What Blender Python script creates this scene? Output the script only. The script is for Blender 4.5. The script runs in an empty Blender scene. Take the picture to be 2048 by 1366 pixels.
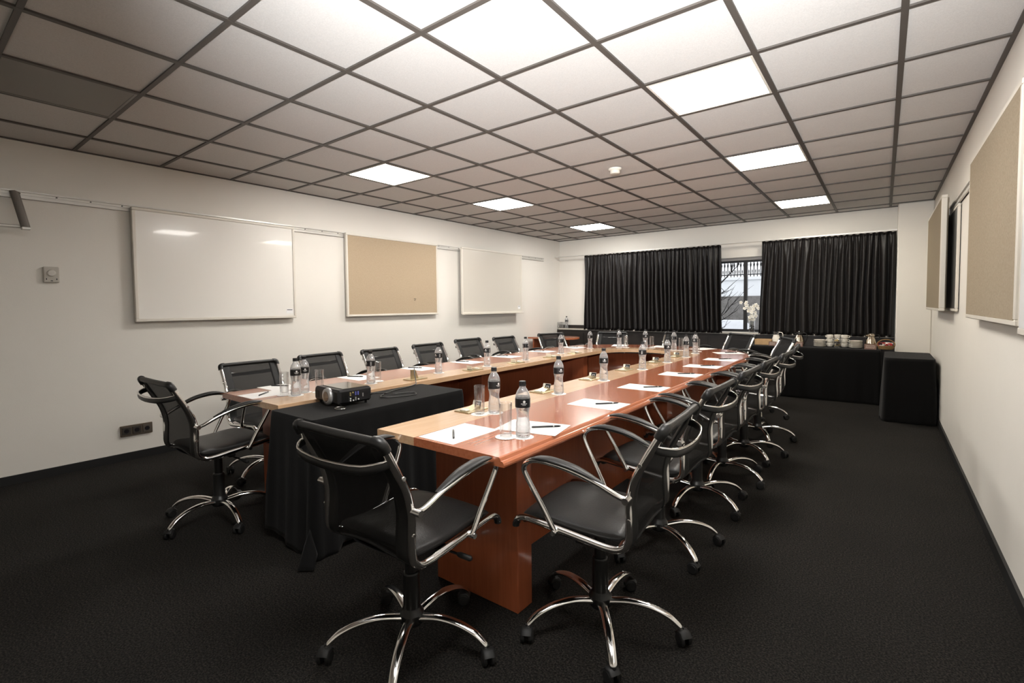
import bpy, math, random
from mathutils import Vector, Matrix
PI = math.pi
random.seed(7)
SC = bpy.context.scene
COL = SC.collection
# ------------------------------------------------------------------ camera
cam_d = bpy.data.cameras.new('camera')
cam_d.sensor_width = 36.0
cam_d.lens = 971.9 / 2048 * 36.0
cam_d.shift_x = 9.86 / 2048
cam_d.shift_y = -29.14 / 2048
cam_d.clip_start = 0.05
cam = bpy.data.objects.new('camera', cam_d)
COL.objects.link(cam)
yaw, pit, rol = .6591, -.0434, -.0099
cy, sy, cp, sp, cr, sr = math.cos(yaw), math.sin(yaw), math.cos(pit), math.sin(pit), math.cos(rol), math.sin(rol)
F = Vector((-sy * cp, cy * cp, sp)); R0 = Vector((cy, sy, 0)); U0 = R0.cross(F)
RR = R0 * cr + U0 * sr; UU = U0 * cr - R0 * sr
M = Matrix((RR, UU, -F)).transposed().to_4x4()
M.translation = Vector((0, 0, 1.319))
cam.matrix_world = M
SC.camera = cam
# ------------------------------------------------------------------ view, world
SC.view_settings.view_transform = 'Standard'
SC.view_settings.look = 'None'
SC.view_settings.gamma = 1.0
SC.view_settings.use_curve_mapping = False
SC.view_settings.exposure = 0.22
SC.cycles.max_bounces = 12
SC.cycles.transparent_max_bounces = 16
SC.cycles.sample_clamp_indirect = 6.0
W = bpy.data.worlds.new('daylight'); SC.world = W; W.use_nodes = True
bg = W.node_tree.nodes['Background']
bg.inputs[0].default_value = (.93, .96, 1.0, 1); bg.inputs[1].default_value = 1.5
# ------------------------------------------------------------------ lights
PANEL_E = 35.0
def spot(name, loc, target, power, size, blend, radius, col):
    d = bpy.data.lights.new(name, 'SPOT'); d.energy = power; d.spot_size = size; d.spot_blend = blend
    d.shadow_soft_size = radius; d.color = col
    o = bpy.data.objects.new(name, d); COL.objects.link(o); o.location = loc
    o.rotation_euler = (Vector(target) - Vector(loc)).to_track_quat('-Z', 'Y').to_euler()
    return o
# the photographer's flash, bounced off the ceiling
spot('bounce_flash', (-.10, -.10, 1.50), (-.95, 1.75, 2.61), 1150.0, math.radians(92), 1.0, .05, (.97, .985, 1.0))

# ------------------------------------------------------------------ materials
MATS = {}
def nodes_of(name):
    m = bpy.data.materials.new(name); m.use_nodes = True
    nt = m.node_tree
    return m, nt, nt.nodes, nt.links, nt.nodes['Principled BSDF']
def mat(name, col, rough=.5, metal=0., noise=0., nscale=30., bump=0., bscale=60., coat=0., spec=.5, trans=0., ior=1.45, emit=None, es=0., sheen=0.):
    if name in MATS: return MATS[name]
    m, nt, N, L, P = nodes_of(name)
    P.inputs['Base Color'].default_value = (*col, 1)
    P.inputs['Roughness'].default_value = rough
    P.inputs['Metallic'].default_value = metal
    P.inputs['Specular IOR Level'].default_value = spec
    P.inputs['Coat Weight'].default_value = coat
    P.inputs['Transmission Weight'].default_value = trans
    P.inputs['IOR'].default_value = ior
    P.inputs['Sheen Weight'].default_value = sheen
    if emit: 
        P.inputs['Emission Color'].default_value = (*emit, 1); P.inputs['Emission Strength'].default_value = es
    tc = N.new('ShaderNodeTexCoord')
    if noise > 0:
        n = N.new('ShaderNodeTexNoise'); n.inputs['Scale'].default_value = nscale; n.inputs['Detail'].default_value = 4
        L.new(tc.outputs['Object'], n.inputs['Vector'])
        mx = N.new('ShaderNodeMix'); mx.data_type = 'RGBA'
        mx.inputs[6].default_value = (*[c * (1 - noise) for c in col], 1)
        mx.inputs[7].default_value = (*[min(1, c * (1 + noise)) for c in col], 1)
        L.new(n.outputs['Fac'], mx.inputs[0]); L.new(mx.outputs[2], P.inputs['Base Color'])
    if bump > 0:
        n2 = N.new('ShaderNodeTexNoise'); n2.inputs['Scale'].default_value = bscale; n2.inputs['Detail'].default_value = 3
        L.new(tc.outputs['Object'], n2.inputs['Vector'])
        b = N.new('ShaderNodeBump'); b.inputs['Strength'].default_value = bump; b.inputs['Distance'].default_value = .002
        L.new(n2.outputs['Fac'], b.inputs['Height']); L.new(b.outputs['Normal'], P.inputs['Normal'])
    MATS[name] = m
    return m
def wood(name, c1, c2, rough, axis, scale=5., coat=.4):
    m, nt, N, L, P = nodes_of(name)
    tc = N.new('ShaderNodeTexCoord'); mp = N.new('ShaderNodeMapping')
    s = [26, 26, 26]; s[axis] = 1.4
    mp.inputs['Scale'].default_value = s
    L.new(tc.outputs['Object'], mp.inputs['Vector'])
    n = N.new('ShaderNodeTexNoise'); n.inputs['Scale'].default_value = scale * .5; n.inputs['Detail'].default_value = 6; n.inputs['Distortion'].default_value = .6
    L.new(mp.outputs[0], n.inputs['Vector'])
    n2 = N.new('ShaderNodeTexNoise'); n2.inputs['Scale'].default_value = 1.6; L.new(tc.outputs['Object'], n2.inputs['Vector'])
    ad = N.new('ShaderNodeMath'); ad.operation = 'MULTIPLY_ADD'; ad.inputs[1].default_value = .7
    L.new(n.outputs['Fac'], ad.inputs[0])
    sc_ = N.new('ShaderNodeMath'); sc_.operation = 'MULTIPLY'; sc_.inputs[1].default_value = .35
    L.new(n2.outputs['Fac'], sc_.inputs[0]); L.new(sc_.outputs[0], ad.inputs[2])
    cr_ = N.new('ShaderNodeValToRGB')
    cr_.color_ramp.elements[0].position = .3; cr_.color_ramp.elements[0].color = (*c1, 1)
    cr_.color_ramp.elements[1].position = .72; cr_.color_ramp.elements[1].color = (*c2, 1)
    L.new(ad.outputs[0], cr_.inputs[0]); L.new(cr_.outputs[0], P.inputs['Base Color'])
    P.inputs['Roughness'].default_value = rough; P.inputs['Coat Weight'].default_value = coat; P.inputs['Coat Roughness'].default_value = .12
    MATS[name] = m
    return m
def speckle(name, c1, c2, scale, rough=.95, bump=.6, dist=.004, big=0., pos=(.35, .7)):
    m, nt, N, L, P = nodes_of(name)
    tc = N.new('ShaderNodeTexCoord')
    n = N.new('ShaderNodeTexNoise'); n.inputs['Scale'].default_value = scale; n.inputs['Detail'].default_value = 5; n.inputs['Roughness'].default_value = .8
    L.new(tc.outputs['Object'], n.inputs['Vector'])
    cr_ = N.new('ShaderNodeValToRGB')
    cr_.color_ramp.elements[0].position = pos[0]; cr_.color_ramp.elements[0].color = (*c1, 1)
    cr_.color_ramp.elements[1].position = pos[1]; cr_.color_ramp.elements[1].color = (*c2, 1)
    L.new(n.outputs['Fac'], cr_.inputs[0])
    out = cr_.outputs[0]
    if big:
        nb = N.new('ShaderNodeTexNoise'); nb.inputs['Scale'].default_value = 1.3; nb.inputs['Detail'].default_value = 3
        L.new(tc.outputs['Object'], nb.inputs['Vector'])
        mr = N.new('ShaderNodeMapRange'); mr.inputs[1].default_value = .3; mr.inputs[2].default_value = .7
        mr.inputs[3].default_value = 1 - big; mr.inputs[4].default_value = 1 + big
        L.new(nb.outputs['Fac'], mr.inputs[0])
        vm = N.new('ShaderNodeVectorMath'); vm.operation = 'SCALE'
        L.new(out, vm.inputs[0]); L.new(mr.outputs[0], vm.inputs['Scale']); out = vm.outputs[0]
    L.new(out, P.inputs['Base Color'])
    P.inputs['Roughness'].default_value = rough; P.inputs['Specular IOR Level'].default_value = .2
    b = N.new('ShaderNodeBump'); b.inputs['Strength'].default_value = bump; b.inputs['Distance'].default_value = dist
    L.new(n.outputs['Fac'], b.inputs['Height']); L.new(b.outputs['Normal'], P.inputs['Normal'])
    MATS[name] = m
    return m
def net_material():
    m, nt, N, L, P = nodes_of('chair_net')
    P.inputs['Base Color'].default_value = (.007, .0065, .0065, 1); P.inputs['Roughness'].default_value = .7; P.inputs['Specular IOR Level'].default_value = .25
    tc = N.new('ShaderNodeTexCoord'); sx = N.new('ShaderNodeSeparateXYZ'); L.new(tc.outputs['Object'], sx.inputs[0])
    def wv(a, b, sa, sb):
        x = N.new('ShaderNodeMath'); x.operation = 'MULTIPLY'; x.inputs[1].default_value = sa; L.new(sx.outputs[a], x.inputs[0])
        y = N.new('ShaderNodeMath'); y.operation = 'MULTIPLY_ADD'; y.inputs[1].default_value = sb; L.new(sx.outputs[b], y.inputs[0]); L.new(x.outputs[0], y.inputs[2])
        s = N.new('ShaderNodeMath'); s.operation = 'SINE'; L.new(y.outputs[0], s.inputs[0]); return s
    a = wv(0, 2, 1150, 1150); b = wv(0, 2, 1150, -1150)
    mu = N.new('ShaderNodeMath'); mu.operation = 'MULTIPLY'; L.new(a.outputs[0], mu.inputs[0]); L.new(b.outputs[0], mu.inputs[1])
    gt = N.new('ShaderNodeMapRange'); gt.inputs[1].default_value = .1; gt.inputs[2].default_value = .55
    gt.inputs[3].default_value = 1.0; gt.inputs[4].default_value = .72
    L.new(mu.outputs[0], gt.inputs[0]); L.new(gt.outputs[0], P.inputs['Alpha'])
    bp = N.new('ShaderNodeBump'); bp.inputs['Strength'].default_value = .5; bp.inputs['Distance'].default_value = .001
    L.new(mu.outputs[0], bp.inputs['Height']); L.new(bp.outputs['Normal'], P.inputs['Normal'])
    MATS['net'] = m
    return m
def plastered(name, col, rough=.85, var=.05):
    return mat(name, col, rough, noise=var, nscale=2.5, bump=.25, bscale=180.)

wall_m = plastered('wall_paint', (.72, .69, .635), .7, .03)
carpet_m = speckle('carpet', (.0003, .0003, .0003), (.040, .0345, .029), 135, bump=1.0, dist=.005, big=.2, pos=(.45, .64))
tile_m = speckle('ceiling_tile', (.51, .49, .47), (.61, .59, .565), 160, rough=.9, bump=.35, dist=.002)
grid_m = mat('ceiling_grid', (.07, .060, .052), .5)
black_skirt = mat('skirting', (.006, .006, .006), .6)
cherry_top = wood('cherry_top', (.36, .105, .045), (.50, .17, .08), .22, 1, coat=.8)
cherry_v = wood('cherry_panel', (.25, .062, .024), (.36, .10, .042), .3, 2, coat=.3)
pale_top = wood('maple_top', (.56, .34, .19), (.70, .47, .29), .25, 1, coat=.6)
chrome = mat('chrome', (.88, .87, .85), .10, 1.)
chrome_sat = mat('chrome_satin', (.80, .79, .77), .22, 1.)
leather = mat('leather', (.014, .0135, .013), .42, bump=.35, bscale=140., spec=.5)
hem_m = mat('chair_hem', (.007, .007, .007), .6, bump=.2, bscale=300.)
plastic = mat('black_plastic', (.010, .010, .010), .38)
rubber = mat('rubber', (.008, .008, .008), .6)
net_m = net_material()
white_frame = mat('board_frame', (.66, .62, .55), .4)
white_board = mat('board_white', (.78, .755, .71), .16, coat=.3)
cork = speckle('board_cork', (.36, .275, .185), (.47, .375, .265), 120, rough=.9, bump=.15, dist=.001)
dark_board = mat('board_black', (.02, .022, .022), .3)
rail_m = mat('rail_aluminium', (.62, .60, .56), .35, .3)
curtain_m = mat('curtain_cloth', (.0052, .0036, .0033), .38, noise=.35, nscale=40., bump=.35, bscale=420., sheen=.04, spec=.42)
cloth_m = mat('black_cloth', (.0032, .0030, .0031), .9, noise=.3, nscale=200., bump=.5, bscale=420., spec=.15, sheen=.06)
cloth_top = MATS['black_cloth']
paper_m = mat('paper', (.86, .85, .83), .6)
pen_m = mat('pen_black', (.010, .010, .012), .3)
pen_band = mat('pen_band', (.5, .5, .5), .3, 1.)
def clear_shell(name, edge, tint, rough=.03, lo=.10, hi=.85, white=.35):
    """thin clear wall: see-through face on, toward grazing angles reflecting, with white mixed in to imitate bright reflections"""
    m, nt, N, L, P = nodes_of(name)
    N.remove(P); out_ = N['Material Output']
    tr_ = N.new('ShaderNodeBsdfTransparent'); tr_.inputs[0].default_value = (*tint, 1)
    gl_ = N.new('ShaderNodeBsdfGlossy'); gl_.inputs['Roughness'].default_value = rough
    df = N.new('ShaderNodeBsdfTranslucent'); df.inputs[0].default_value = (*edge, 1)
    d2 = N.new('ShaderNodeBsdfDiffuse'); d2.inputs[0].default_value = (*edge, 1)
    m0 = N.new('ShaderNodeMixShader'); m0.inputs[0].default_value = .5; L.new(df.outputs[0], m0.inputs[1]); L.new(d2.outputs[0], m0.inputs[2])
    m1 = N.new('ShaderNodeMixShader'); m1.inputs[0].default_value = white; L.new(gl_.outputs[0], m1.inputs[1]); L.new(m0.outputs[0], m1.inputs[2])  # diffuse white painted in to imitate light reflected by the clear wall
    lw = N.new('ShaderNodeLayerWeight'); lw.inputs[0].default_value = .35
    mr = N.new('ShaderNodeMapRange'); mr.inputs[3].default_value = lo; mr.inputs[4].default_value = hi
    L.new(lw.outputs['Facing'], mr.inputs[0])
    tc = N.new('ShaderNodeTexCoord'); nz = N.new('ShaderNodeTexNoise'); nz.inputs['Scale'].default_value = 45
    mp = N.new('ShaderNodeMapping'); mp.inputs['Scale'].default_value = (1, 1, .45); L.new(tc.outputs['Object'], mp.inputs[0]); L.new(mp.outputs[0], nz.inputs['Vector'])
    bp = N.new('ShaderNodeBump'); bp.inputs['Strength'].default_value = .25; bp.inputs['Distance'].default_value = .003
    L.new(nz.outputs['Fac'], bp.inputs['Height']); L.new(bp.outputs['Normal'], gl_.inputs['Normal'])
    mx = N.new('ShaderNodeMixShader'); L.new(mr.outputs[0], mx.inputs[0]); L.new(tr_.outputs[0], mx.inputs[1]); L.new(m1.outputs[0], mx.inputs[2])
    L.new(mx.outputs[0], out_.inputs[0]); MATS[name] = m
    return m
water_m = mat('water_pet', (1, 1, 1), .0, trans=1., ior=1.22)
pet_m = clear_shell('pet_shell', (.85, .86, .88), (.97, .98, .99), .04, .24, .95, .6)
glass_m = clear_shell('clear_glass', (.8, .8, .8), (.985, .985, .985), .02, .05, .75, .15)
label_m = mat('bottle_label', (.010, .010, .011), .35)
cap_m = mat('bottle_cap', (.010, .010, .011), .35)
mark_m = mat('white_print', (.75, .75, .74), .5)
brass = mat('brass', (.55, .46, .29), .3, .8)
ivory = mat('ivory_tile', (.72, .68, .58), .4)
lit = mat('light_diffuser', (.9, .9, .9), .5, emit=(1.0, .965, .91), es=PANEL_E * 1.12)
lit_side = mat('light_diffuser_side', (.9, .9, .9), .5, emit=(1.0, .965, .91), es=PANEL_E * .85)
lit_warm = mat('light_diffuser_warm', (.9, .9, .9), .5, emit=(1.0, .925, .80), es=PANEL_E * .85)
unlit = mat('light_off', (.16, .145, .13), .3)
china = mat('china', (.74, .70, .62), .25)
steel = mat('brushed_steel', (.50, .43, .34), .22, 1.)
card_m = mat('card', (.14, .075, .055), .6)
card_txt = mat('card_print', (.5, .12, .08), .6)
wicker = speckle('wicker', (.20, .12, .05), (.38, .25, .12), 60, bump=.9, dist=.004)
dark_wood = wood('dark_wood', (.007, .005, .004), (.015, .010, .008), .5, 0, coat=.0)
sill_m = mat('sill_stone', (.55, .51, .45), .4)
brick_m = None

# ------------------------------------------------------------------ mesh helpers
class MB:
    def __init__(s): s.v = []; s.f = []; s.mi = []; s.sm = []; s.mats = []; s.m = 0; s.smooth = False
    def mat(s, m):
        if m not in s.mats: s.mats.append(m)
        s.m = s.mats.index(m); return s
    def add(s, vs, fs, smooth=False):
        b = len(s.v); s.v.extend([tuple(v) for v in vs])
        for f in fs: s.f.append([b + i for i in f]); s.mi.append(s.m); s.sm.append(smooth)
        return s
    def box(s, x0, x1, y0, y1, z0, z1):
        vs = [(x0, y0, z0), (x1, y0, z0), (x1, y1, z0), (x0, y1, z0), (x0, y0, z1), (x1, y0, z1), (x1, y1, z1), (x0, y1, z1)]
        return s.add(vs, [(0, 3, 2, 1), (4, 5, 6, 7), (0, 1, 5, 4), (1, 2, 6, 5), (2, 3, 7, 6), (3, 0, 4, 7)])
    def bbox(s, c, d, rot=None, bev=.004):
        """box with chamfered edges, centre c, size d, optional rotation matrix"""
        hx, hy, hz = [a / 2 for a in d]; b = min(bev, hx * .9, hy * .9, hz * .9)
        vs = []; 
        P8 = [(sx, sy_, sz) for sx in (-1, 1) for sy_ in (-1, 1) for sz in (-1, 1)]
        idx = {}
        for p in P8:
            for ax in range(3):
                q = [p[0] * (hx - b), p[1] * (hy - b), p[2] * (hz - b)]
                q[ax] = p[ax] * (hx, hy, hz)[ax]
                idx[(p, ax)] = len(vs); vs.append(q)
        fs = []
        for ax in range(3):
            a1, a2 = [(1, 2), (2, 0), (0, 1)][ax]
            for sg in (-1, 1):
                ring = []
                for u, v in ((-1, -1), (1, -1), (1, 1), (-1, 1)):
                    p = [0, 0, 0]; p[ax] = sg; p[a1] = u; p[a2] = v; ring.append(idx[(tuple(p), ax)])
                fs.append(ring if sg > 0 else ring[::-1])
        for ax in range(3):
            a1, a2 = [(1, 2), (2, 0), (0, 1)][ax]
            for u in (-1, 1):
                for v in (-1, 1):
                    pa = [0, 0, 0]; pb = [0, 0, 0]; pa[ax] = -1; pb[ax] = 1; pa[a1] = pb[a1] = u; pa[a2] = pb[a2] = v
                    q = [idx[(tuple(pa), a1)], idx[(tuple(pb), a1)], idx[(tuple(pb), a2)], idx[(tuple(pa), a2)]]
                    fs.append(q if u * v < 0 else q[::-1])
        for p in P8:
            t = [idx[(p, 0)], idx[(p, 1)], idx[(p, 2)]]
            fs.append(t if p[0] * p[1] * p[2] > 0 else t[::-1])
        if rot is not None: vs = [rot @ Vector(v) for v in vs]
        vs = [(v[0] + c[0], v[1] + c[1], v[2] + c[2]) for v in vs]
        return s.add(vs, fs)
    def tube(s, pts, r, n=10, flat=None, closed=False, caps=True, up=None):
        """sweep a circle (or ellipse: flat = (ra, rb) factors) along pts; r float or list"""
        P = [Vector(p) for p in pts]; k = len(P)
        rs = r if isinstance(r, (list, tuple)) else [r] * k
        T = []
        for i in range(k):
            a = P[(i - 1) % k] if (closed or i > 0) else P[i]; b = P[(i + 1) % k] if (closed or i < k - 1) else P[i]
            t = b - a; T.append(t.normalized() if t.length > 1e-9 else Vector((0, 0, 1)))
        ref = Vector(up) if up else (Vector((0, 0, 1)) if abs(T[0].z) < .9 else Vector((1, 0, 0)))
        nrm = (ref - T[0] * ref.dot(T[0])).normalized()
        vs = []; fs = []
        for i in range(k):
            if i:
                if up: nrm = Vector(up)
                nrm = nrm - T[i] * nrm.dot(T[i])
                nrm = nrm.normalized() if nrm.length > 1e-6 else T[i].orthogonal().normalized()
            bn = T[i].cross(nrm)
            fa, fb = flat if flat else (1, 1)
            for j in range(n):
                a = 2 * PI * j / n
                vs.append(P[i] + nrm * (math.sin(a) * rs[i] * fb) + bn * (math.cos(a) * rs[i] * fa))
        m = k if closed else k - 1
        for i in range(m):
            for j in range(n):
                a = i * n + j; b = i * n + (j + 1) % n; c = ((i + 1) % k) * n + (j + 1) % n; d = ((i + 1) % k) * n + j
                fs.append((a, b, c, d))
        s.add(vs, fs, True)
        if caps and not closed:
            s.add([vs[j] for j in range(n)], [tuple(range(n))[::-1]]); s.add([vs[(k - 1) * n + j] for j in range(n)], [tuple(range(n))])
        return s
    def lathe(s, prof, n=24, c=(0, 0, 0), capb=True, capt=True, smooth=True):
        if smooth:
            q = [prof[0]]
            for a, b in zip(prof[:-1], prof[1:]):
                L_ = math.hypot(b[0] - a[0], b[1] - a[1])
                if L_ > .012:
                    t_ = .0015 / L_
                    q += [(a[0] + (b[0] - a[0]) * t_, a[1] + (b[1] - a[1]) * t_), (a[0] + (b[0] - a[0]) * (1 - t_), a[1] + (b[1] - a[1]) * (1 - t_))]
                q.append(b)
            prof = q
        vs = []; fs = []; k = len(prof)
        for r, z in prof:
            for j in range(n):
                a = 2 * PI * j / n; vs.append((c[0] + r * math.cos(a), c[1] + r * math.sin(a), c[2] + z))
        for i in range(k - 1):
            for j in range(n):
                fs.append((i * n + j, i * n + (j + 1) % n, (i + 1) * n + (j + 1) % n, (i + 1) * n + j))
        s.add(vs, fs, smooth)
        if capb: s.add(vs[:n], [tuple(range(n))[::-1]])
        if capt: s.add(vs[-n:], [tuple(range(n))])
        return s
    def ball(s, c, r, n=10, sq=(1, 1, 1)):
        vs = [(c[0], c[1], c[2] - r * sq[2])]; fs = []
        for i in range(1, n):
            a = -PI / 2 + PI * i / n
            for j in range(n): 
                b = 2 * PI * j / n; vs.append((c[0] + r * sq[0] * math.cos(a) * math.cos(b), c[1] + r * sq[1] * math.cos(a) * math.sin(b), c[2] + r * sq[2] * math.sin(a)))
        vs.append((c[0], c[1], c[2] + r * sq[2]))
        for j in range(n): fs.append((0, 1 + (j + 1) % n, 1 + j))
        for i in range(n - 2):
            for j in range(n): fs.append((1 + i * n + j, 1 + i * n + (j + 1) % n, 1 + (i + 1) * n + (j + 1) % n, 1 + (i + 1) * n + j))
        e = len(vs) - 1; o = 1 + (n - 2) * n
        for j in range(n): fs.append((o + j, o + (j + 1) % n, e))
        return s.add(vs, fs, True)
    def grid(s, f, nu, nv, smooth=True, closed_u=False):
        vs = [f(i / nu, j / nv) for i in range(nu + (0 if closed_u else 1)) for j in range(nv + 1)]
        fs = []; w = nv + 1; cnt = nu if closed_u else nu
        tot = nu if closed_u else nu + 1
        for i in range(cnt):
            for j in range(nv):
                a = i * w + j; b = ((i + 1) % tot) * w + j
                fs.append((a, b, b + 1, a + 1))
        return s.add(vs, fs, smooth)
    def build(s, name, m=None, parent=None):
        me = bpy.data.meshes.new(name)
        me.from_pydata(s.v, [], s.f)
        ms = s.mats if s.mats else [m]
        for q in ms: me.materials.append(q)
        me.polygons.foreach_set('use_smooth', s.sm)
        if len(ms) > 1: me.polygons.foreach_set('material_index', s.mi)
        me.update()
        o = bpy.data.objects.new(name, me); COL.objects.link(o)
        if parent is not None: o.parent = parent
        return o
def tag(o, label, cat, group=None):
    o['label'] = label; o['category'] = cat
    if group: o['group'] = group
    return o
def empty(name, loc=(0, 0, 0), rz=0.):
    o = bpy.data.objects.new(name, None); COL.objects.link(o); o.location = loc; o.rotation_euler = (0, 0, rz); o.empty_display_size = .1
    return o
def struct(name, mb, m=None):
    o = mb.build(name, m); o['kind'] = 'structure'; return o
def solid(o, t, off=0.):
    md = o.modifiers.new('solid', 'SOLIDIFY'); md.thickness = t; md.offset = off; return o
def copy_tree(o, parent=None):
    c = o.copy(); COL.objects.link(c)
    if parent is not None: c.parent = parent
    for ch in KIDS.get(o.name, ()): copy_tree(ch, c)
    return c
KIDS = {}
def index_kids():
    KIDS.clear()
    for o in bpy.data.objects:
        if o.parent: KIDS.setdefault(o.parent.name, []).append(o)
def cat(pts, n=6):
    """Catmull-Rom through pts"""
    P = [Vector(p) for p in pts]; out = []
    for i in range(len(P) - 1):
        p0 = P[i - 1] if i else P[i] * 2 - P[i + 1]; p1 = P[i]; p2 = P[i + 1]; p3 = P[i + 2] if i + 2 < len(P) else P[i + 1] * 2 - P[i]
        for k in range(n):
            t = k / n; t2 = t * t; t3 = t2 * t
            out.append(.5 * ((2 * p1) + (p2 - p0) * t + (2 * p0 - 5 * p1 + 4 * p2 - p3) * t2 + (3 * p1 - p0 - 3 * p2 + p3) * t3))
    out.append(P[-1]); return out
def RZ(a): return Matrix.Rotation(a, 3, 'Z')

# ------------------------------------------------------------------ room
XL, XR, YF, YB, ZC = -5.22, .49, -1.6, 8.5, 2.61
struct('floor', MB().box(XL - .2, XR + .2, YF - .2, YB + .2, -.1, 0), carpet_m)
struct('wall_left', MB().box(XL - .15, XL, YF, YB + .15, 0, ZC + .1), wall_m)
struct('wall_right', MB().box(XR, XR + .15, YF, YB + .15, 0, ZC + .1), wall_m)
struct('wall_front', MB().box(XL, XR, YF - .15, YF, 0, ZC + .1), wall_m)
wb = MB()
WX0, WX1, WZ0, WZ1 = -4.3, .06, .86, 2.06
wb.box(XL, XR, YB, YB + .2, 0, WZ0); wb.box(XL, XR, YB, YB + .2, WZ1, ZC + .1)
wb.box(XL, WX0, YB, YB + .2, WZ0, WZ1); wb.box(WX1, XR, YB, YB + .2, WZ0, WZ1)
struct('wall_back', wb, wall_m)
struct('wall_corner_pier', MB().bbox((.31, 8.36, 1.305), (.36, .28, 2.605), bev=.012), wall_m)
for nm, b in (('baseboard_left', (XL, XL + .014, YF, YB)), ('baseboard_right', (XR - .014, XR, YF, YB)), ('baseboard_front', (XL + .014, XR - .014, YF, YF + .014))):
    struct(nm, MB().box(b[0], b[1], b[2], b[3], 0, .066), black_skirt)
# ceiling: tiles and grid bars on a 0.6 m module
TX0, TY0 = .0504, .4183
struct('ceiling', MB().box(XL - .1, XR + .1, YF - .1, YB + .1, ZC + .006, ZC + .1), tile_m)
g = MB()
x = TX0
xs = [TX0 - .6 * i for i in range(-1, 10)]
ys = [TY0 + .6 * i for i in range(-4, 15)]
for x in xs:
    if XL < x < XR: g.box(x - .014, x + .014, YF, YB, ZC - .004, ZC + .006)
for y in ys:
    if YF < y < YB: g.box(XL, XR, y - .012, y + .012, ZC - .0035, ZC + .006)
g.box(XL, XL + .018, YF, YB, ZC - .004, ZC + .006); g.box(XR - .022, XR, YF, YB, ZC - .004, ZC + .006)
g.box(XL, XR, YB - .018, YB, ZC - .004, ZC + .006)
struct('trim_ceiling_grid', g, grid_m)
LP = [((1, 4), 'large lit square ceiling light above the near end, on the cork board side'),
      ((1, 7), 'second lit square ceiling light from the near end, on the cork board side'),
      ((1, 11), 'farthest lit square ceiling light on the cork board side, close to the curtains'),
      ((6, 4), 'nearest lit square ceiling light on the long whiteboard wall side'),
      ((6, 7), 'middle lit square ceiling light on the long whiteboard wall side'),
      ((6, 11), 'farthest lit square ceiling light on the long whiteboard wall side'),
      ((6, 0), 'switched off dark square ceiling light above the near whiteboard wall'),
      ((1, 0), 'lit square ceiling light straight above the camera end')]
for (D, C), lab in LP:
    xc, yc = TX0 - (D + .5) * .6, TY0 + (C + .5) * .6
    t = empty('ceiling_light', (xc, yc, ZC - .004)); tag(t, lab, 'ceiling light', 'square ceiling lights')
    fr = MB()
    for a, b, c_, d in ((-.286, .286, -.286, -.272), (-.286, .286, .272, .286), (-.286, -.272, -.272, .272), (.272, .286, -.272, .272)):
        fr.box(a, b, c_, d, 0, .0095)
    fr.build('frame', white_frame if (D, C) != (6, 0) else unlit, t)
    MB().box(-.272, .272, -.272, .272, .002, .0095).build('diffuser', unlit if (D, C) == (6, 0) else lit_warm if D == 1 and C > 4 else lit_side if D == 1 else lit, t)
t = empty('smoke_detector', (-2.04, 4.33, ZC)); tag(t, 'small round white smoke detector on the ceiling tiles', 'smoke detector')
MB().lathe([(.062, 0), (.062, -.012), (.052, -.018), (.05, -.02)][::-1], 24).build('base', china, t)
MB().lathe([(.018, -.052), (.040, -.050), (.047, -.040), (.045, -.02)], 24).build('sensor_cap', china, t)

# window ---------------------------------------------------------
w = MB().mat(mat('frame_black', (.012, .012, .013), .4))
def bar(mb, x0, x1, z0, z1): mb.box(x0, x1, 8.60, 8.66, z0, z1)
bar(w, WX0, WX1, WZ1 - .075, WZ1); bar(w, WX0, WX1, WZ0, WZ0 + .04)
win = w.build('window_1'); win['kind'] = 'structure'
for x in (WX0, -3.25, -2.4, -1.80, -.9, WX1 - .05): bar(w2 := MB(), x, x + .05, WZ0 + .04, WZ1 - .075); w2.build('window_frame', MATS['frame_black'], win)
MB().box(WX0, WX1, 8.56, 8.60, WZ1 - .045, WZ1 + .001).build('soffit_shade_strip', mat('soffit_shade', (.30, .29, .28), .6), win)  # added grey strip, stands in for the shaded underside of the reveal
MB().box(WX0 + .05, WX1 - .05, 8.628, 8.632, WZ0 + .04, WZ1 - .075).build('glass_pane', mat('window_glass', (1, 1, 1), 0., trans=1., ior=1.02, spec=.3), win)
struct('trim_1', MB().box(XL + .05, WX1 + .08, 8.36, 8.5, .835, .858), sill_m)
t = empty('window_ledge_unit', (0, 0, 0)); tag(t, 'dark wooden ledge unit running along the wall under the window', 'ledge')
MB().box(XL + .01, .12, 8.38, 8.499, 0.0, .834).build('front_panel', dark_wood, t)
MB().box(XL + .01, -4.55, 8.47, 8.499, .86, .925).build('backsplash', dark_wood, t)
for k in range(9):
    xx = -5.15 + k * .58
    MB().box(xx, xx + .54, 8.372, 8.38, .06, .78).build('door', dark_wood, t)

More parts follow.
